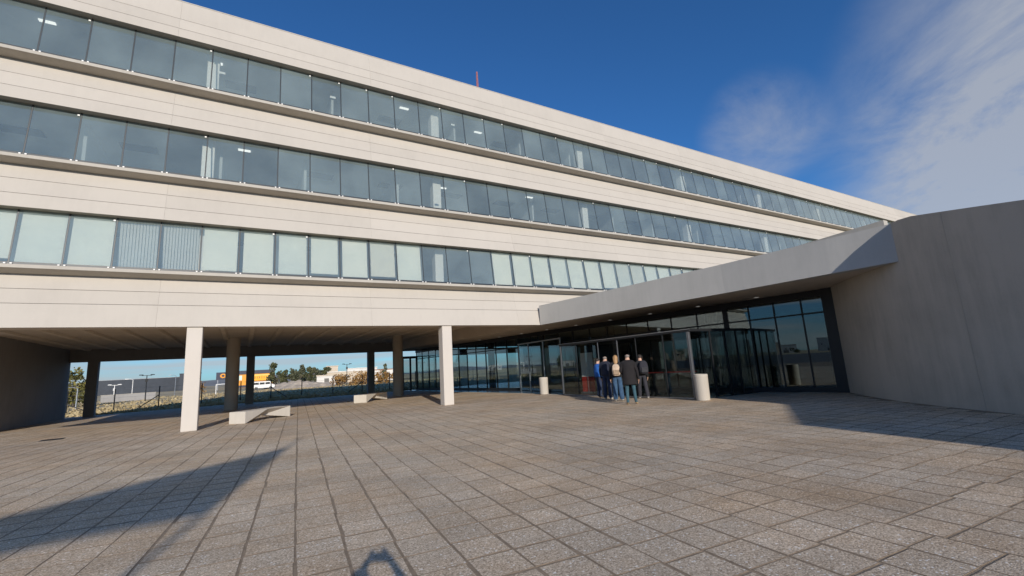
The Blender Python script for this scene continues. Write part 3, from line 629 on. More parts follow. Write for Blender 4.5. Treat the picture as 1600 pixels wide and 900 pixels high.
# ------------------------------------------------------------------ people
SK = plain('skin', (0.50, 0.30, 0.21), 0.55, 0, 0.08, 20)
def cloth(name, col, rough=0.9): return plain(name, col, rough, 0, 0.25, 9, 0.9, 7)
def person(label, loc, heading, H, top, legs, shoe, joints=None, fat=1.0, leg_r=None, hair=None, coat=None, group=None):
    """one continuous skinned body (x right, y forward); heading = azimuth it faces"""
    S = H/1.75
    J = dict(pel=(0, 0, .95), sp=(0, -.01, 1.10), ch=(0, 0, 1.28), nb=(0, -.02, 1.45), nk=(0, 0, 1.52), hd=(0, .025, 1.605), ht=(0, .015, 1.70),
             ls=(-.17, -.01, 1.41), le=(-.235, -.03, 1.13), lw=(-.25, .05, .88), lh=(-.25, .08, .80),
             rs=(.17, -.01, 1.41), re=(.235, -.03, 1.13), rw=(.25, .05, .88), rh=(.25, .08, .80),
             lp=(-.09, 0, .90), lk=(-.10, .02, .50), la=(-.11, -.02, .10), lt=(-.13, .13, .045),
             rp=(.09, 0, .90), rk=(.10, .02, .50), ra=(.11, -.02, .10), rt=(.13, .13, .045))
    if joints: J.update(joints)
    Rr = dict(pel=(.155, .115), sp=(.14, .105), ch=(.165, .12), nb=(.09, .08), nk=(.056, .058), hd=(.088, .108), ht=(.074, .088),
              ls=(.075, .075), le=(.052, .052), lw=(.034, .034), lh=(.040, .026), rs=(.075, .075), re=(.052, .052), rw=(.034, .034), rh=(.040, .026),
              lp=(.095, .095), lk=(.066, .066), la=(.048, .048), lt=(.046, .036), rp=(.095, .095), rk=(.066, .066), ra=(.048, .048), rt=(.046, .036))
    if leg_r:
        for k, v in leg_r.items(): Rr['l'+k] = (v, v); Rr['r'+k] = (v, v)
    for k in ('pel', 'sp', 'ch', 'ls', 'rs', 'le', 're'): Rr[k] = (Rr[k][0]*fat, Rr[k][1]*fat)
    E_ = [('pel', 'sp'), ('sp', 'ch'), ('ch', 'nb'), ('nb', 'nk'), ('nk', 'hd'), ('hd', 'ht')]
    for s in 'lr': E_ += [('ch' if False else 'nb', s+'s'), (s+'s', s+'e'), (s+'e', s+'w'), (s+'w', s+'h'), ('pel', s+'p'), (s+'p', s+'k'), (s+'k', s+'a'), (s+'a', s+'t')]
    # fingers and thumb: short chains from the hand
    for s, sx in (('l', -1), ('r', 1)):
        h = Vector(J[s+'h']); w = Vector(J[s+'w']); dr = (h-w).normalized(); side = Vector((0, 1, 0)) if abs(dr.y) < 0.7 else Vector((0, 0, 1))
        nrm = dr.cross(side).normalized(); side = nrm.cross(dr).normalized()
        for f, (o, ln) in enumerate(((-.024, .062), (-.008, .075), (.009, .072), (.025, .055))):
            k1 = f'{s}f{f}a'; k2 = f'{s}f{f}b'
            J[k1] = tuple(h+dr*.035+side*o); J[k2] = tuple(h+dr*(.035+ln)+side*o*1.15-nrm*sx*0.016)
            Rr[k1] = (.011, .011); Rr[k2] = (.008, .008); E_ += [(s+'h', k1), (k1, k2)]
        k1 = f'{s}tha'; k2 = f'{s}thb'; J[k1] = tuple(h-dr*.02+side*.045); J[k2] = tuple(h+dr*.025+side*.062); Rr[k1] = (.012, .012); Rr[k2] = (.009, .009)
        E_ += [(s+'h', k1), (k1, k2)]
    J['no'] = tuple(Vector(J['hd'])+Vector((0, .098, -.005))); Rr['no'] = (.014, .016); E_ += [('hd', 'no')]
    keys = list(J); idx = {k: i for i, k in enumerate(keys)}
    me = bpy.data.meshes.new('body_cage'); me.from_pydata([tuple(Vector(J[k])*S) for k in keys], [(idx[a], idx[b]) for a, b in E_], [])
    tmp = bpy.data.objects.new('body_cage', me); COL.objects.link(tmp)
    sk = tmp.modifiers.new('skin', 'SKIN'); sk.use_smooth_shade = True; sk.branch_smoothing = 0.3
    for k in keys:
        d = me.skin_vertices[0].data[idx[k]]; d.radius = (Rr[k][0]*S, Rr[k][1]*S); d.use_root = (k == 'pel')
    sb = tmp.modifiers.new('sub', 'SUBSURF'); sb.levels = 2; sb.render_levels = 2
    dg = bpy.context.evaluated_depsgraph_get(); bme = bpy.data.meshes.new_from_object(tmp.evaluated_get(dg)); bpy.data.objects.remove(tmp)
    bme.materials.clear()
    for m_ in (top, legs, SK, shoe): bme.materials.append(m_)
    zmin = min(v.co.z for v in bme.vertices)
    hands = [Vector(J['lh'])*S, Vector(J['rh'])*S]; wr_ = [Vector(J['lw'])*S, Vector(J['rw'])*S]
    armk = [(Vector(J[s+a])*S, Vector(J[s+b])*S) for s in 'lr' for a, b in (('s', 'e'), ('e', 'w'), ('w', 'h'))]
    def sd(p, a, b):
        t = max(0, min(1, (p-a).dot(b-a)/max(1e-6, (b-a).length_squared))); return (p-(a+(b-a)*t)).length
    legk = [(Vector(J[s+a])*S, Vector(J[s+b])*S) for s in 'lr' for a, b in (('p', 'k'), ('k', 'a'))]
    for p in bme.polygons:
        c = p.center; p.use_smooth = True
        dh = min((c-h).length for h in hands)
        if dh < 0.12*S and min((c-h).length for h in hands) < min((c-w).length for w in wr_): mi = 2
        elif min(sd(c, a, b) for a, b in armk) < 0.085*S: mi = 0
        elif c.z > Vector(J['nk']).z*S-0.02: mi = 2
        elif c.z < 0.085*S: mi = 3
        elif c.z < Vector(J['pel']).z*S+0.02: mi = 1
        else: mi = 0
        p.material_index = mi
    o = link('person', bme, None, (loc[0], loc[1], loc[2]-zmin), -heading, label, 'person', group)
    hc = Vector(J['hd'])*S+Vector((0, 0, .02*S))
    if hair:
        hm, style = hair; bm = bmesh.new(); bmesh.ops.create_icosphere(bm, subdivisions=3, radius=1.0)
        rs = random.Random(len(label))
        for v in bm.verts:
            c = v.co.copy(); k = 1+0.05*sin(c.x*14+c.z*9)+rs.uniform(-.02, .02)
            hs_ = {'fringe': 0.85, 'short': 0.93, 'long': 1.0}[style]; v.co = Vector((c.x*.094*k*hs_, c.y*.114*k*hs_-0.008, c.z*.112*k*hs_+0.014))*S
            if style == 'long' and c.z < 0.1:
                t = (0.1-c.z)/1.1; v.co.z -= 0.36*t*S; v.co.y = (-0.075-0.05*t+0.55*v.co.y)*1.0; v.co.x *= (1.0-0.25*t)
        for v in bm.verts:                    # tuck what is not hair under the scalp, so the hairline is smooth
            c = v.co/S; k = 0.0
            if style == 'short': k = max(0.0, min(1.0, (-0.02+0.55*max(0, c.y+0.02)-c.z)/0.03))
            if style == 'fringe': k = max(max(0.0, min(1.0, (c.z-0.03-0.15*max(0, -c.y))/0.03)), max(0.0, min(1.0, (-0.055-c.z)/0.02)), max(0.0, min(1.0, (c.y-0.02)/0.03)))
            if style == 'long': k = max(0.0, min(1.0, (c.y-0.03)/0.02))*max(0.0, min(1.0, (0.09-c.z)/0.03))
            v.co = v.co*(1-0.6*k)
        hme = bpy.data.meshes.new('hair'); bm.to_mesh(hme); bm.free(); hme.materials.append(hm)
        for p in hme.polygons: p.use_smooth = True
        link('hair', hme, o, hc)
    if coat:
        cm, zlow, prof = coat; K2 = 22; rings = []
        for i, (z, rx, ry, oy) in enumerate(prof):
            fold = 0.012 if z < 1.0 else 0.004
            rings.append([Vector(((rx+fold*sin(5*t+z*4))*cos(t), oy+(ry+fold*sin(4*t+1+z*3))*sin(t), z))*S for t in [2*pi*j/K2 for j in range(K2)]])
        mb = MB().rings(rings, close=False); cme = mb.mesh('coat', cm, True); co = link('coat', cme, o)
        so = co.modifiers.new('thickness', 'SOLIDIFY'); so.thickness = 0.012
    return o
def backpack(label, P, heading, w, h, d, mat, mat2, round_=0.5):
    o = thing('backpack', label, 'backpack', P, -heading)
    bm = bmesh.new(); bmesh.ops.create_cube(bm, size=1.0); bmesh.ops.subdivide_edges(bm, edges=bm.edges, cuts=5, use_grid_fill=True)
    for v in bm.verts:
        c = v.co*2; n_ = (abs(c.x)**4+abs(c.y)**4+abs(c.z)**4)**0.25
        q = c/max(n_, 1e-4); k = 1-0.16*max(0, q.z)
        v.co = Vector((q.x*w/2*k, q.y*d/2*(1-0.15*q.z), q.z*h/2))
    me = bpy.data.meshes.new('bag'); bm.to_mesh(me); bm.free(); me.materials.append(mat)
    for p in me.polygons: p.use_smooth = True
    link('bag', me, o)
    mb = MB().rings([[(x*w*0.36*s, -d/2-0.002-0.04*k, z*h*0.2*s-h*0.18) for x, z in ((-1, -1), (1, -1), (1.05, 0), (1, 1), (-1, 1), (-1.05, 0))] for k, s in ((-0.6, 1.0), (0.5, 1.0), (1.0, 0.85))]); part('pocket', mb, mat2, o, bev=0.008)
    for s in (-1, 1):
        part('strap', MB().tube([(s*w*0.30, d*0.45, h*0.36), (s*w*0.33, d*0.5+0.10, h*0.50), (s*w*0.38, d*0.5+0.24, h*0.30), (s*w*0.42, d*0.5+0.22, -h*0.10), (s*w*0.40, d*0.45, -h*0.36)], 0.018, 6), mat2, o, smooth=True)
    part('handle', MB().tube([(-0.04, 0.0, h*0.47), (-0.03, 0.0, h*0.55), (0.03, 0.0, h*0.55), (0.04, 0.0, h*0.47)], 0.009, 6), mat2, o)
    return o
GP = 'visitors waiting at the entrance'
c_dark = cloth('charcoal_wool', (0.010, 0.008, 0.009)); c_navy = cloth('navy_jacket', (0.014, 0.017, 0.032)); c_blk = cloth('black_jacket', (0.012, 0.012, 0.014))
c_teal = cloth('teal_jeans', (0.035, 0.088, 0.115)); c_jean = cloth('blue_jeans', (0.035, 0.08, 0.15)); c_djean = cloth('dark_jeans', (0.018, 0.03, 0.065)); c_grey = cloth('charcoal_trousers', (0.028, 0.028, 0.036))
c_blue = cloth('bright_blue_jacket', (0.015, 0.10, 0.36)); s_tan = cloth('tan_shoes', (0.42, 0.30, 0.17), 0.6); s_wht = cloth('pale_trainers', (0.5, 0.5, 0.48), 0.6); s_blk = cloth('black_shoes', (0.02, 0.02, 0.02), 0.5)
h_grey = cloth('grey_hair', (0.22, 0.19, 0.17)); h_blond = cloth('fair_hair', (0.36, 0.21, 0.09), 0.6); h_dark = cloth('dark_hair', (0.02, 0.015, 0.012), 0.6)
FD = radians(52)      # they face the doorway
COATP = [(1.47, .085, .075, -.01), (1.44, .165, .10, -.012), (1.38, .215, .125, -.01), (1.22, .205, .145, 0), (1.02, .195, .14, 0), (.86, .215, .155, 0), (.70, .235, .165, 0), (.68, .232, .162, 0)]
person('man in a long dark coat, teal jeans and tan shoes, seen from behind', (11.56, 11.76, 0.002), radians(42), 1.80, c_dark, c_teal, s_tan,
       joints=dict(le=(-.27, .0, 1.13), lw=(-.20, .17, 1.02), lh=(-.17, .24, .99), re=(.27, -.03, 1.13), rw=(.30, .03, .87), rh=(.30, .06, .79), lk=(-.11, .03, .5), la=(-.12, -.03, .1), lt=(-.14, .12, .045), rk=(.12, .05, .5), ra=(.15, .05, .1), rt=(.20, .19, .045)),
       fat=1.1, hair=(h_grey, 'fringe'), coat=(c_dark, .68, COATP), group=GP)
JP = [(1.46, .085, .075, -.01), (1.43, .16, .10, -.012), (1.36, .205, .12, -.01), (1.2, .19, .135, 0), (1.02, .185, .135, 0), (.92, .195, .145, 0)]
person('woman with long fair hair, black jacket and wide blue jeans wearing a beige backpack', (12.36, 13.22, 0.002), radians(45), 1.76, c_blk, c_jean, s_wht,
       leg_r=dict(k=.098, a=.098, p=.11), joints=dict(la=(-.12, 0, .12), ra=(.12, -.02, .12), lt=(-.13, .12, .05), rt=(.13, .10, .05), re=(.25, .02, 1.12), rw=(.20, .22, 1.08), rh=(.16, .29, 1.10)), hair=(h_blond, 'long'), coat=(c_blk, .92, JP), group=GP)
person('bald man in a navy jacket and dark jeans left of the fair haired woman', (12.72, 14.22, 0.002), radians(66), 1.80, c_navy, c_djean, s_wht,
       leg_r=dict(k=.085, a=.075), fat=1.1, hair=(h_grey, 'fringe'), coat=(c_navy, .92, JP), group=GP)
person('person in a bright blue jacket standing leftmost of the group', (13.24, 15.30, 0.002), radians(100), 1.70, c_blue, c_djean, s_blk,
       joints=dict(re=(.24, .05, 1.15), rw=(.16, .25, 1.18), rh=(.13, .30, 1.24)), hair=(h_dark, 'short'), coat=(c_blue, .92, JP), group=GP)
person('person in black with dark trousers wearing a black backpack, rightmost of the group', (13.50, 13.05, 0.002), radians(30), 1.74, c_blk, c_grey, s_wht,
       leg_r=dict(k=.085, a=.07), joints=dict(lk=(-.10, .10, .5), la=(-.11, .12, .1), lt=(-.12, .27, .05), rk=(.12, -.02, .5), ra=(.14, -.12, .1), rt=(.17, .03, .05)), hair=(h_dark, 'short'), coat=(c_blk, .92, JP), group=GP)
def behind(x, y, hd, dist): return (x-sin(hd)*dist, y-cos(hd)*dist)
bx, by = behind(12.36, 13.22, radians(45), 0.24)
backpack('beige canvas backpack on the back of the woman with fair hair', (bx, by, 1.17), radians(45), 0.30, 0.44, 0.18, cloth('beige_canvas', (0.52, 0.40, 0.29)), cloth('tan_webbing', (0.33, 0.24, 0.16)))
bx, by = behind(13.50, 13.05, radians(30), 0.25)
backpack('black backpack on the back of the rightmost visitor', (bx+0.03, by-0.02, 1.20), radians(30), 0.34, 0.50, 0.20, cloth('black_nylon', (0.022, 0.022, 0.03)), cloth('black_webbing', (0.035, 0.035, 0.04)))
# the photographer: stands behind the lens, only the shadow shows
ph = person('person holding up a phone whose shadow falls at the bottom edge', (-0.25, -0.36, 0.0), yaw, 1.56, c_navy, c_djean, s_blk,
       joints=dict(rs=(.17, .02, 1.40), re=(.40, .20, 1.44), rw=(.19, .40, 1.62), rh=(.13, .445, 1.67), ls=(-.17, .0, 1.40), le=(-.20, .22, 1.40), lw=(-.10, .40, 1.58), lh=(-.06, .445, 1.65)), hair=(h_dark, 'short'))
pb_ = Vector((0, 0, CAM_H))-vd*0.03
pho = thing('phone', 'dark phone held up at the viewpoint', 'phone', pb_)
mbp = MB(); A = [vr*sx*0.08+vu*(sy*0.038-0.02)-vd*dz for dz in (0.0, 0.009) for sx, sy in ((-1, -1), (1, -1), (1, 1), (-1, 1))]
part('case', mbp.hexa(A), M['black'], pho)
part('screen', MB().hexa([vr*sx*0.075+vu*(sy*0.034-0.02)-vd*dz for dz in (0.0095, 0.0105) for sx, sy in ((-1, -1), (1, -1), (1, 1), (-1, 1))]), M['frame'], pho)

# flag behind the viewpoint: its shadow lies across the paving
fl = thing('flagpole', 'tall flagpole with a large flag standing behind the viewpoint, casting the long pointed shadow', 'flagpole')
sh_dir = Vector((sin(SUN_AZ), cos(SUN_AZ), 0)); te = tan(SUN_EL)
PH = 9.0; tip = Vector((1.30, 13.5, 0)); base = tip-sh_dir*(PH/te)
part('pole', MB().tube([base, base+Vector((0, 0, PH*0.6)), base+Vector((0, 0, PH))], [0.06, 0.045, 0.03], 12), M['alu'], fl, smooth=True)
part('finial', MB().tube([base+Vector((0, 0, PH)), base+Vector((0, 0, PH+0.05)), base+Vector((0, 0, PH+0.1))], [0.02, 0.06, 0.01], 10), M['alu'], fl)
part('footing', MB().box(base.x-0.3, base.x+0.3, base.y-0.3, base.y+0.3, -0.02, 0.12), M['ledge'], fl)
zA = PH-1.45*te; hoist = 1.85; wdir = Vector((-0.735, -0.678, 0)); FL = 5.0
mb = MB(); NU, NV = 20, 8
for i in range(NU+1):
    for j in range(NV+1):
        u = i/NU; v = j/NV
        zt_ = zA+0.0*u; zb_ = zA-hoist*(1-u)-0.75*u
        q = base+wdir*(FL*u)+Vector((0, 0, zt_+(zb_-zt_)*v))+Vector((0.678, -0.735, 0))*0.10*sin(u*9+v*1.5)*u
        mb.v.append(tuple(q))
for i in range(NU):
    for j in range(NV):
        a = i*(NV+1)+j; mb.f.append((a, a+1, a+NV+2, a+NV+1)); mb.m.append(0)
flo = link('flag', mb.mesh('flag', cloth('flag_cloth', (0.35, 0.5, 0.7)), True), fl); so = flo.modifiers.new('thickness', 'SOLIDIFY'); so.thickness = 0.004

# ------------------------------------------------------------------ beyond the building
def far(az, D): return D*sin(radians(az)), D*cos(radians(az))
LEAF = {}
def leaf_mat(name, c1, c2):
    m, n, l, b = new_mat(name); oi = N(n, 'ShaderNodeNewGeometry'); ns = N(n, 'ShaderNodeTexNoise', Scale=0.9, Detail=4.0); l.new(oi.outputs['Position'], ns.inputs['Vector'])
    r = ramp(n, [(0.35, c1), (0.65, c2)]); l.new(ns.outputs['Fac'], r.inputs[0]); l.new(r.outputs[0], b.inputs['Base Color']); b.inputs['Roughness'].default_value = 0.8; return m
LEAF['green'] = leaf_mat('olive_leaves', (0.045, 0.055, 0.022), (0.11, 0.11, 0.04)); LEAF['dark'] = leaf_mat('pine_needles', (0.045, 0.055, 0.03), (0.12, 0.12, 0.06))
LEAF['rust'] = leaf_mat('autumn_leaves', (0.20, 0.10, 0.025), (0.36, 0.20, 0.05)); LEAF['yel'] = leaf_mat('yellowing_leaves', (0.10, 0.10, 0.03), (0.22, 0.19, 0.05))
BARK = plain('bark', (0.09, 0.07, 0.055), 0.9, 0, 0.3, 5)
def tree(name, label, cat, x, y, H, R, mat, n=420, trunk=0.3, seed=0, group=None, leaf=0.35, lobes=7, base=0.0):
    rs = random.Random(seed); o = thing(name, label, cat, (x, y, base), rs.uniform(0, 6), group)
    mb = MB().tube([(0, 0, 0), (0.05, 0, H*0.35), (-0.05, 0.04, H*0.75)], [H*0.03, H*0.022, H*0.008], 8)
    for k in range(5):
        a = rs.uniform(0, 6.3); z = H*(trunk+0.08*k); mb.tube([(0, 0, z), (cos(a)*R*0.6, sin(a)*R*0.6, z+H*0.18)], [H*0.012, H*0.004], 5)
    part('trunk', mb, BARK, o)
    cs = []
    for k in range(lobes):
        a = rs.uniform(0, 6.3); t = rs.random(); z = H*(trunk+0.06)+t*H*(0.92-trunk); rr_ = R*(1-0.55*abs(t-0.35)/0.65)*rs.uniform(0.2, 0.75)
        cs.append((Vector((cos(a)*rr_, sin(a)*rr_, z)), R*rs.uniform(0.28, 0.5)))
    mb = MB()
    for k in range(n):
        c, r_ = rs.choice(cs); d = Vector((rs.gauss(0, 1), rs.gauss(0, 1), rs.gauss(0, 0.85))).normalized()*r_*rs.uniform(0.45, 1.08); q = c+d
        if q.z < 0.05: q.z = 0.05
        e1 = Vector((rs.gauss(0, 1), rs.gauss(0, 1), rs.gauss(0, 1))).normalized(); e2 = e1.cross(Vector((rs.gauss(0, 1), rs.gauss(0, 1), rs.gauss(0, 1)))).normalized()
        s = leaf*rs.uniform(0.5, 1.1)
        mb.quad(q-e1*s-e2*s*0.5, q+e1*s-e2*s*0.5, q+e1*s*0.8+e2*s*0.5, q-e1*s*0.8+e2*s*0.5)
    link('crown', mb.mesh('crown', mat), o); return o
# trees behind the field
x, y = far(-13.2, 78); tree('broadleaf_tree', 'yellowing broadleaf tree at the far left behind the fence', 'tree', x, y, 4.6, 2.6, LEAF['yel'], 900, 0.15, 1, leaf=0.22, lobes=10)
x, y = far(2.95, 150); tree('pine_tree', 'tallest dark pine right of the orange store', 'tree', x, y, 6.4, 2.4, LEAF['green'], 800, 0.12, 2, 'trees right of the orange store', 0.3, 10)
tx = [(4.0, 150, 4.6, 1.6), (5.35, 140, 5.6, 1.7), (5.75, 146, 5.9, 1.5), (6.6, 150, 5.3, 1.6), (7.05, 142, 5.5, 1.4), (7.6, 150, 4.9, 1.5), (8.1, 145, 4.6, 1.2), (8.55, 160, 5.0, 1.2), (4.6, 160, 4.8, 1.8), (6.1, 165, 5.0, 2.2), (5.0, 172, 4.4, 2.6), (7.3, 172, 4.6, 2.6), (3.5, 172, 4.6, 2.4)]
tl = ['low bushy tree beside the tallest pine', 'third tree right of the orange store', 'tree in the middle of the far row with a ragged top', 'full round tree in the far row', 'slim dark tree in the far row', 'tree left of the beige water tower', 'small tree just left of the beige tower block', 'slim tree behind the beige buildings', 'broad tree set back beside the tallest pine', 'broad tree set back in the far row', 'widest tree in the gap left of the far row', 'widest tree behind the right end of the far row', 'round tree behind the tallest pine']
for k, (a, D, H, R) in enumerate(tx):
    x, y = far(a, D); tree('pine_tree', tl[k], 'tree', x, y, H, R, LEAF['dark'] if k % 3 else LEAF['green'], 620, 0.12, 10+k, 'trees right of the orange store', 0.28, 7)
x, y = far(14.9, 95); tree('cypress_tree', 'dark cypress standing between the rear columns', 'tree', x, y, 3.6, 0.9, LEAF['dark'], 420, 0.1, 31, None, 0.16, 7)
bl_ = [(9.35, 100, 1.9, 1.6), (10.0, 98, 2.0, 1.7), (11.1, 96, 2.1, 1.8), (11.9, 100, 2.2, 1.9), (12.4, 96, 2.0, 1.6), (14.0, 92, 2.0, 1.5), (14.5, 96, 2.2, 1.6), (15.3, 92, 2.1, 1.6), (-4.1, 120, 2.6, 2.0)]
bn_ = ['rust coloured bush left of the far lamp post', 'rust coloured bush below the beige wall', 'rust coloured bush right of the far lamp post', 'large rust coloured bush before the beige wall', 'rust coloured bush beside the rear column', 'rust coloured bush behind the rear column', 'rust coloured bush under the cypress', 'rust coloured bush by the round column', 'rust coloured bush beside the football goal']
for k, (a, D, H, R) in enumerate(bl_):
    x, y = far(a, D); tree('shrub', bn_[k], 'shrub', x, y, H, R, LEAF['rust'], 360, 0.03, 50+k, 'autumn bushes in the field', 0.17, 8)
# dry grass tufts
rs = random.Random(3); mb = MB()
for k in range(12000):
    az = rs.uniform(-19, 24); D = 44+(rs.random()**1.6)*70; x, y = far(az, D); h = rs.uniform(0.0, 0.11)*(1 if rs.random() < 0.93 else 1.8); a = rs.uniform(0, 3.14); w = rs.uniform(0.06, 0.22)
    lx, ly = rs.uniform(-0.12, 0.12), rs.uniform(-0.12, 0.12)
    n0 = len(mb.v); mb.v += [(x-cos(a)*w, y-sin(a)*w, -0.06), (x+cos(a)*w, y+sin(a)*w, -0.06), (x+lx, y+ly, h)]; mb.f.append((n0, n0+1, n0+2)); mb.m.append(0)
link('dry_grass', mb.mesh('dry_grass', leaf_mat('dry_grass_blades', (0.33, 0.26, 0.135), (0.46, 0.37, 0.21))), None, label='dry yellow grass covering the field behind the building', cat='grass', kind='stuff')
# mounds of pale earth
mo = [(3.6, 118, 4.2, 1.2), (4.6, 112, 4.6, 1.3), (5.5, 108, 4.2, 1.4), (6.5, 112, 4.4, 1.2), (7.6, 106, 4.0, 1.0)]
ml = ['pale earth mound under the tallest pine', 'pale earth mound second from the pine', 'rubble strewn earth mound in the middle of the field', 'pale earth mound below the row of trees', 'low earth mound left of the beige wall']
EARTH = plain('pale_earth', (0.40, 0.34, 0.27), 0.95, 0, 0.25, 0.8, 0.5, 4)
for k, (a, D, R, H) in enumerate(mo):
    x, y = far(a, D); rs = random.Random(k); bm = bmesh.new(); bmesh.ops.create_grid(bm, x_segments=18, y_segments=18, size=1.0)
    for v in bm.verts:
        r_ = v.co.length; z = max(0, cos(min(1, r_)*pi/2))**1.4*H*(1+0.25*sin(v.co.x*7+k)*cos(v.co.y*6)); v.co = Vector((v.co.x*R, v.co.y*R*0.8, z-0.08+rs.uniform(-.05, .05)))
    me = bpy.data.meshes.new('earth_mound'); bm.to_mesh(me); bm.free(); me.materials.append(EARTH)
    link('earth_mound', me, None, (x, y, 0), label=ml[k], cat='mound', group='mounds of pale earth in the field')
# wire fence along the plot
fe = thing('wire_fence', 'low wire fence with dark posts and braces along the field', 'fence', (0, 50, 0))
pm = MB().tube([(0, 0, -0.05), (0, 0, 1.75)], 0.045, 8).mesh('post', M['frame']); xs_ = [-18, -15, -12.1, -9.2, -6.25, -3.2, -0.2, 2.3, 5.0, 7.9, 10.8, 13.7, 16.6, 19.5]
for x in xs_: link('post', pm, fe, (x, 0, 0))
for x, s in ((-12.1, 1), (-12.1, -1), (-6.25, -1), (2.3, 1), (10.8, -1)):
    part('brace', MB().tube([(x, 0, 1.0 if abs(x+12.1) > 0.1 else 0.7), (x+s*1.4, 0, -0.02)], 0.035, 6), M['frame'], fe)
for z in (0.3, 0.65, 1.0, 1.35, 1.68): part('wire', MB().tube([(-18, -0.05, z), (19.5, -0.05, z)], 0.006, 4), M['alu'], fe)
# street lamps
def lamp(az, D, H, label, mat, style):
    x, y = far(az, D); o = thing('street_lamp', label, 'lamp', (x, y, 0), -radians(az), 'lamps in the field and car park')
    part('pole', MB().tube([(0, 0, 0), (0, 0, H*0.5), (0, 0, H)], [0.07, 0.06, 0.05], 8), mat, o)
    if style == 'double':
        part('arm', MB().bar((-0.55, 0, H), (0.55, 0, H), 0.08, 0.06), mat, o)
        for s in (-1, 1): part('lamp_head', MB().hexa([(s*0.6-0.25, -0.15, H+0.03), (s*0.6+0.25, -0.15, H+0.03), (s*0.6+0.25, 0.15, H+0.03), (s*0.6-0.25, 0.15, H+0.03), (s*0.6-0.2, -0.1, H+0.14), (s*0.6+0.2, -0.1, H+0.14), (s*0.6+0.2, 0.1, H+0.14), (s*0.6-0.2, 0.1, H+0.14)]), mat, o)
        part('camera_box', MB().box(-0.16, 0.16, -0.16, 0.16, H-0.85, H-0.5), mat, o)
    else:
        part('arm', MB().tube([(0, 0, H), (-0.3, 0, H+0.15), (-0.8, 0, H+0.2)], 0.04, 6), mat, o); part('lamp_head', MB().box(-1.25, -0.7, -0.12, 0.12, H+0.14, H+0.26), mat, o)
lamp(10.49, 90, 3.9, 'dark double headed lamp post left of the rear column', M['frame'], 'double')
lamp(-8.18, 80, 3.4, 'dark double headed lamp post before the long dark warehouse', M['frame'], 'double')
lamp(-10.5, 98, 2.5, 'white topped low lamp post before the grey wall', M['white'], 'double')
lamp(-13.0, 64, 2.0, 'grey single arm lamp by the yellowing tree', M['alu'], 'single')
lamp(-5.9, 120, 4.0, 'grey lamp pole at the right end of the warehouse', M['alu'], 'single')
lamp(-9.2, 120, 3.6, 'pale lamp pole in front of the warehouse', M['white'], 'single')
# low grey wall
x, y = far(-9.4, 92); lw = thing('low_wall', 'low grey block wall in front of the warehouse', 'wall', (x, y, 0), radians(9)); part('wall', MB().box(-3.2, 3.2, -0.15, 0.15, -0.05, 1.0), concrete('block_wall', (0.30, 0.29, 0.28), 0.15, 0.02), lw); part('coping', MB().box(-3.25, 3.25, -0.2, 0.2, 1.002, 1.06), M['ledge'], lw)
# goal
x, y = far(-2.45, 98); go = thing('football_goal', 'white football goal frame on the field', 'goal', (x, y, 0), radians(8))
for s in (0, 2.6): part('post', MB().tube([(s, 0, -0.05), (s, 0, 1.62)], 0.07, 8), M['white'], go)
part('crossbar', MB().tube([(-0.07, 0, 1.66), (2.67, 0, 1.66)], 0.075, 8), M['white'], go)
# dark warehouse
def building(name, label, az, D, w, d, h, wall, roof, rz=None, roof_h=0.25, wins=0, cat='building', z0=0.0, group=None, wsz=(1.0, 1.0), door=False):
    x, y = far(az, D); o = thing(name, label, cat, (x, y, z0), -radians(az) if rz is None else rz, group)
    part('wall', MB().box(-w/2, w/2, 0, d, -0.05, h), wall, o); part('roof', MB().box(-w/2-0.15, w/2+0.15, -0.15, d+0.15, h+0.002, h+roof_h), roof, o)
    for k in range(wins):
        cx = -w/2+w*(k+0.5)/wins; f = part('window', MB().box(cx-wsz[0]/2-0.08, cx+wsz[0]/2+0.08, -0.05, 0.002, h*0.52-wsz[1]/2-0.08, h*0.52+wsz[1]/2+0.08), M['white'], o)
        part('pane', MB().box(cx-wsz[0]/2, cx+wsz[0]/2, -0.06, -0.052, h*0.52-wsz[1]/2, h*0.52+wsz[1]/2), M['frame'], f)
    if door: part('door', MB().box(-w*0.12, w*0.12, -0.04, 0.001, 0, min(2.1, h*0.7)), M['joint'], o)
    return o
W_dk = plain('dark_metal_cladding', (0.028, 0.036, 0.05), 0.6, 0, 0.2, 0.5); W_be = plain('beige_render', (0.52, 0.44, 0.34), 0.9, 0, 0.1, 0.4); W_wh = plain('white_render', (0.66, 0.63, 0.58), 0.9, 0, 0.08, 0.4); W_gr = plain('grey_sheet', (0.30, 0.31, 0.33), 0.7, 0, 0.1, 0.4)
W_or = plain('orange_cladding', (0.72, 0.30, 0.02), 0.6, 0, 0.05, 0.4); W_na = plain('navy_cladding', (0.03, 0.035, 0.06), 0.6, 0, 0.15, 0.4); W_te = plain('brick_red', (0.28, 0.13, 0.08), 0.9, 0, 0.15, 0.8)
building('warehouse', 'long dark metal warehouse behind the field on the left', -8.9, 290, 36, 20, 6.8, W_dk, W_gr)
building('warehouse', 'taller dark warehouse end right of the long one', -4.7, 285, 9, 20, 8.2, W_dk, W_dk)
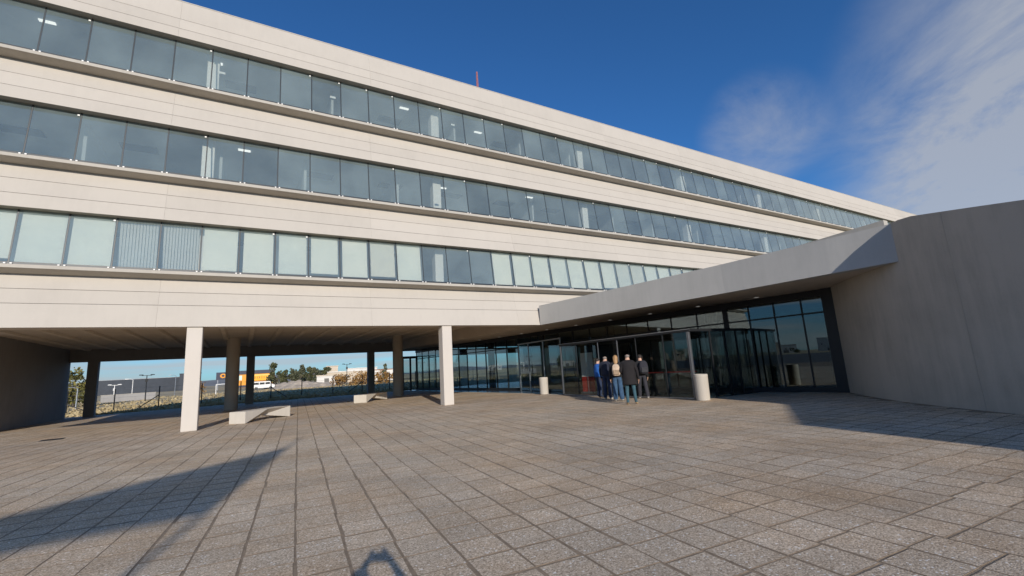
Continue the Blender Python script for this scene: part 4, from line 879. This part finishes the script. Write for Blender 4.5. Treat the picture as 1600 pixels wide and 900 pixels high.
# orange store
st = building('store', 'orange and navy store building with a lit dark roof band', 0.75, 215, 15.5, 12, 5.2, W_or, W_na, roof_h=1.5)
part('sign_band', MB().box(-1.0, 7.6, -0.06, -0.002, 2.6, 5.0), plain('yellow_sign', (0.80, 0.40, 0.02), 0.6, 0, 0.03, 1), st)
part('sign_stripe', MB().box(0.6, 7.5, -0.10, -0.062, 4.45, 4.85), plain('pale_yellow_sign', (0.85, 0.55, 0.16), 0.6, 0, 0.03, 1), st)
em = MB(); KK = 20
em.rings([[(r*cos(2*pi*i/KK), yy, r*sin(2*pi*i/KK)) for i in range(KK)] for r, yy in ((0.62, -0.064), (0.62, -0.10), (0.30, -0.10), (0.30, -0.064))], close=False); part('emblem', em, W_na, st, loc=(0.0, 0, 3.6))
for k, (a, w) in enumerate(((1.1, .5), (1.9, .35), (2.55, .6), (3.5, .5), (4.3, .5), (5.1, .6))): part('letter', MB().box(a, a+w*0.45, -0.09, -0.062, 3.2, 4.1), W_te, st)
part('pale_panel', MB().box(-6.4, -3.4, -0.06, -0.002, 2.9, 4.8), plain('pale_green_panel', (0.55, 0.66, 0.60), 0.6), st); part('base_band', MB().box(-7.7, 7.7, -0.05, -0.001, 0, 0.9), W_na, st)
bb = thing('billboard', 'dark billboard with an orange round emblem between the columns', 'billboard', (*far(-1.95, 178), 0), radians(2))
part('panel', MB().box(-1.7, 2.2, -0.1, 0.1, 3.2, 5.6), W_na, bb)
for s in (-1.2, 1.7): part('leg', MB().box(s-0.1, s+0.1, -0.08, 0.08, -0.05, 3.198), W_gr, bb)
em = MB(); em.rings([[(r*cos(2*pi*i/KK), yy, r*0.85*sin(2*pi*i/KK)) for i in range(KK)] for r, yy in ((0.85, -0.102), (0.85, -0.13), (0.42, -0.13), (0.42, -0.102))], close=False); part('emblem', em, W_or, bb, loc=(0.2, 0, 4.45))
# beige buildings on the right
building('workshop', 'long beige workshop with pale walls right of the trees', 10.6, 152, 12.5, 8, 3.3, W_be, W_wh, wins=3, wsz=(0.9, 0.7))
building('tower_block', 'square beige tower rising behind the workshop', 8.9, 160, 3.4, 3.4, 5.3, W_be, W_be, wins=1, wsz=(0.6, 0.6))
building('workshop', 'white roofed hall behind the beige workshop', 12.2, 170, 10, 8, 4.4, W_wh, W_wh, wins=2, wsz=(1.6, 0.7))
building('shed', 'low white shed between the rear columns', 14.7, 150, 7, 6, 3.2, W_wh, W_te)
building('shed', 'low pale wall building at the foot of the tower', 8.3, 135, 5, 4, 2.3, W_wh, W_be, door=True)
# parked van
vn = thing('van', 'small white van parked in front of the orange store', 'van', (*far(1.9, 116), 0), radians(-2)); 
vb_ = MB(); pr = [(-2.2, .35), (2.15, .35), (2.25, .9), (1.75, 1.05), (1.25, 1.75), (-2.1, 1.8), (-2.25, 1.2)]
vb_.rings([[(x, yy, z) for x, z in pr] for yy in (-0.85, 0.85)]); part('body', vb_, M['white'], vn, bev=0.05)
for a, c in ((-1.9, -0.9), (-0.75, 0.2), (0.35, 1.25)): part('window', MB().box(a, c, -0.87, -0.852, 1.1, 1.55), M['frame'], vn)
for a in (-1.4, 1.4):
    for s in (-0.85, 0.7): part('wheel', MB().tube([(a, s, 0.33), (a, s+0.15, 0.33)], 0.33, 14), M['black'], vn)
part('roof_rack', MB().box(-1.8, 0.9, -0.6, 0.6, 1.83, 1.95), M['frame'], vn)
# low hill on the horizon
mb = MB(); KH = 60; lo = []; hi = []
for k in range(KH+1):
    az = -60+120*k/KH; D = 2600; x, y = far(az, D); h = 14+26*max(0, sin((az+30)*0.07))+9*sin(az*0.31)+5*sin(az*0.83+1); lo.append((x, y, -2)); hi.append((x*1.06, y*1.06, h))
for k in range(KH): mb.quad(lo[k], lo[k+1], hi[k+1], hi[k])
link('hills', mb.mesh('hills', plain('far_hill', (0.16, 0.17, 0.18), 0.95, 0, 0.15, 0.01), True), kind='structure')
# the town that the lobby glass mirrors (left of the plaza)
rs = random.Random(21)
ordn = ['first', 'second', 'third', 'fourth', 'fifth', 'sixth', 'seventh', 'eighth', 'ninth', 'tenth', 'eleventh', 'twelfth', 'thirteenth', 'fourteenth', 'fifteenth', 'sixteenth']
hw = [W_wh, W_be, W_wh, W_gr, W_be, W_wh]; adj = ['white', 'beige', 'plain white', 'grey', 'cream', 'pale']
for k in range(16):
    az = -37-3.3*k+rs.uniform(-1, 1); D = rs.uniform(210, 380)+(90 if k % 3 == 0 else 0); w = rs.uniform(8, 17); h = rs.uniform(3.0, 6.5)+(6 if k in (9, 12) else 0)
    building('house', f'{adj[k % 6]} house with {"red" if k % 2 else "grey"} roof, {ordn[k]} house from the building in the mirrored street', az, D, w, 8, h, hw[k % 6], W_te if k % 2 else W_gr, wins=3, door=True, group='houses mirrored in the lobby glass')
for k in range(10):
    az = -40-4.6*k; x, y = far(az, rs.uniform(180, 260)); tree('street_tree', f'street tree, {ordn[k]} tree from the building in the mirrored street', 'tree', x, y, rs.uniform(3, 6.5), 2.2, LEAF['green'] if k % 2 else LEAF['dark'], 260, 0.25, 90+k, 'street trees mirrored in the lobby glass', 0.28, 6)

cp = MB().prism([(-190, -70), (-26.05, -70), (-26.05, 41.5), (-60, 130), (-190, 130)], -0.05, -0.02)
link('car_park', fix_normals(cp.mesh('car_park', plain('worn_asphalt', (0.09, 0.088, 0.085), 0.9, 0, 0.2, 0.3, 0.4, 40))), kind='structure')
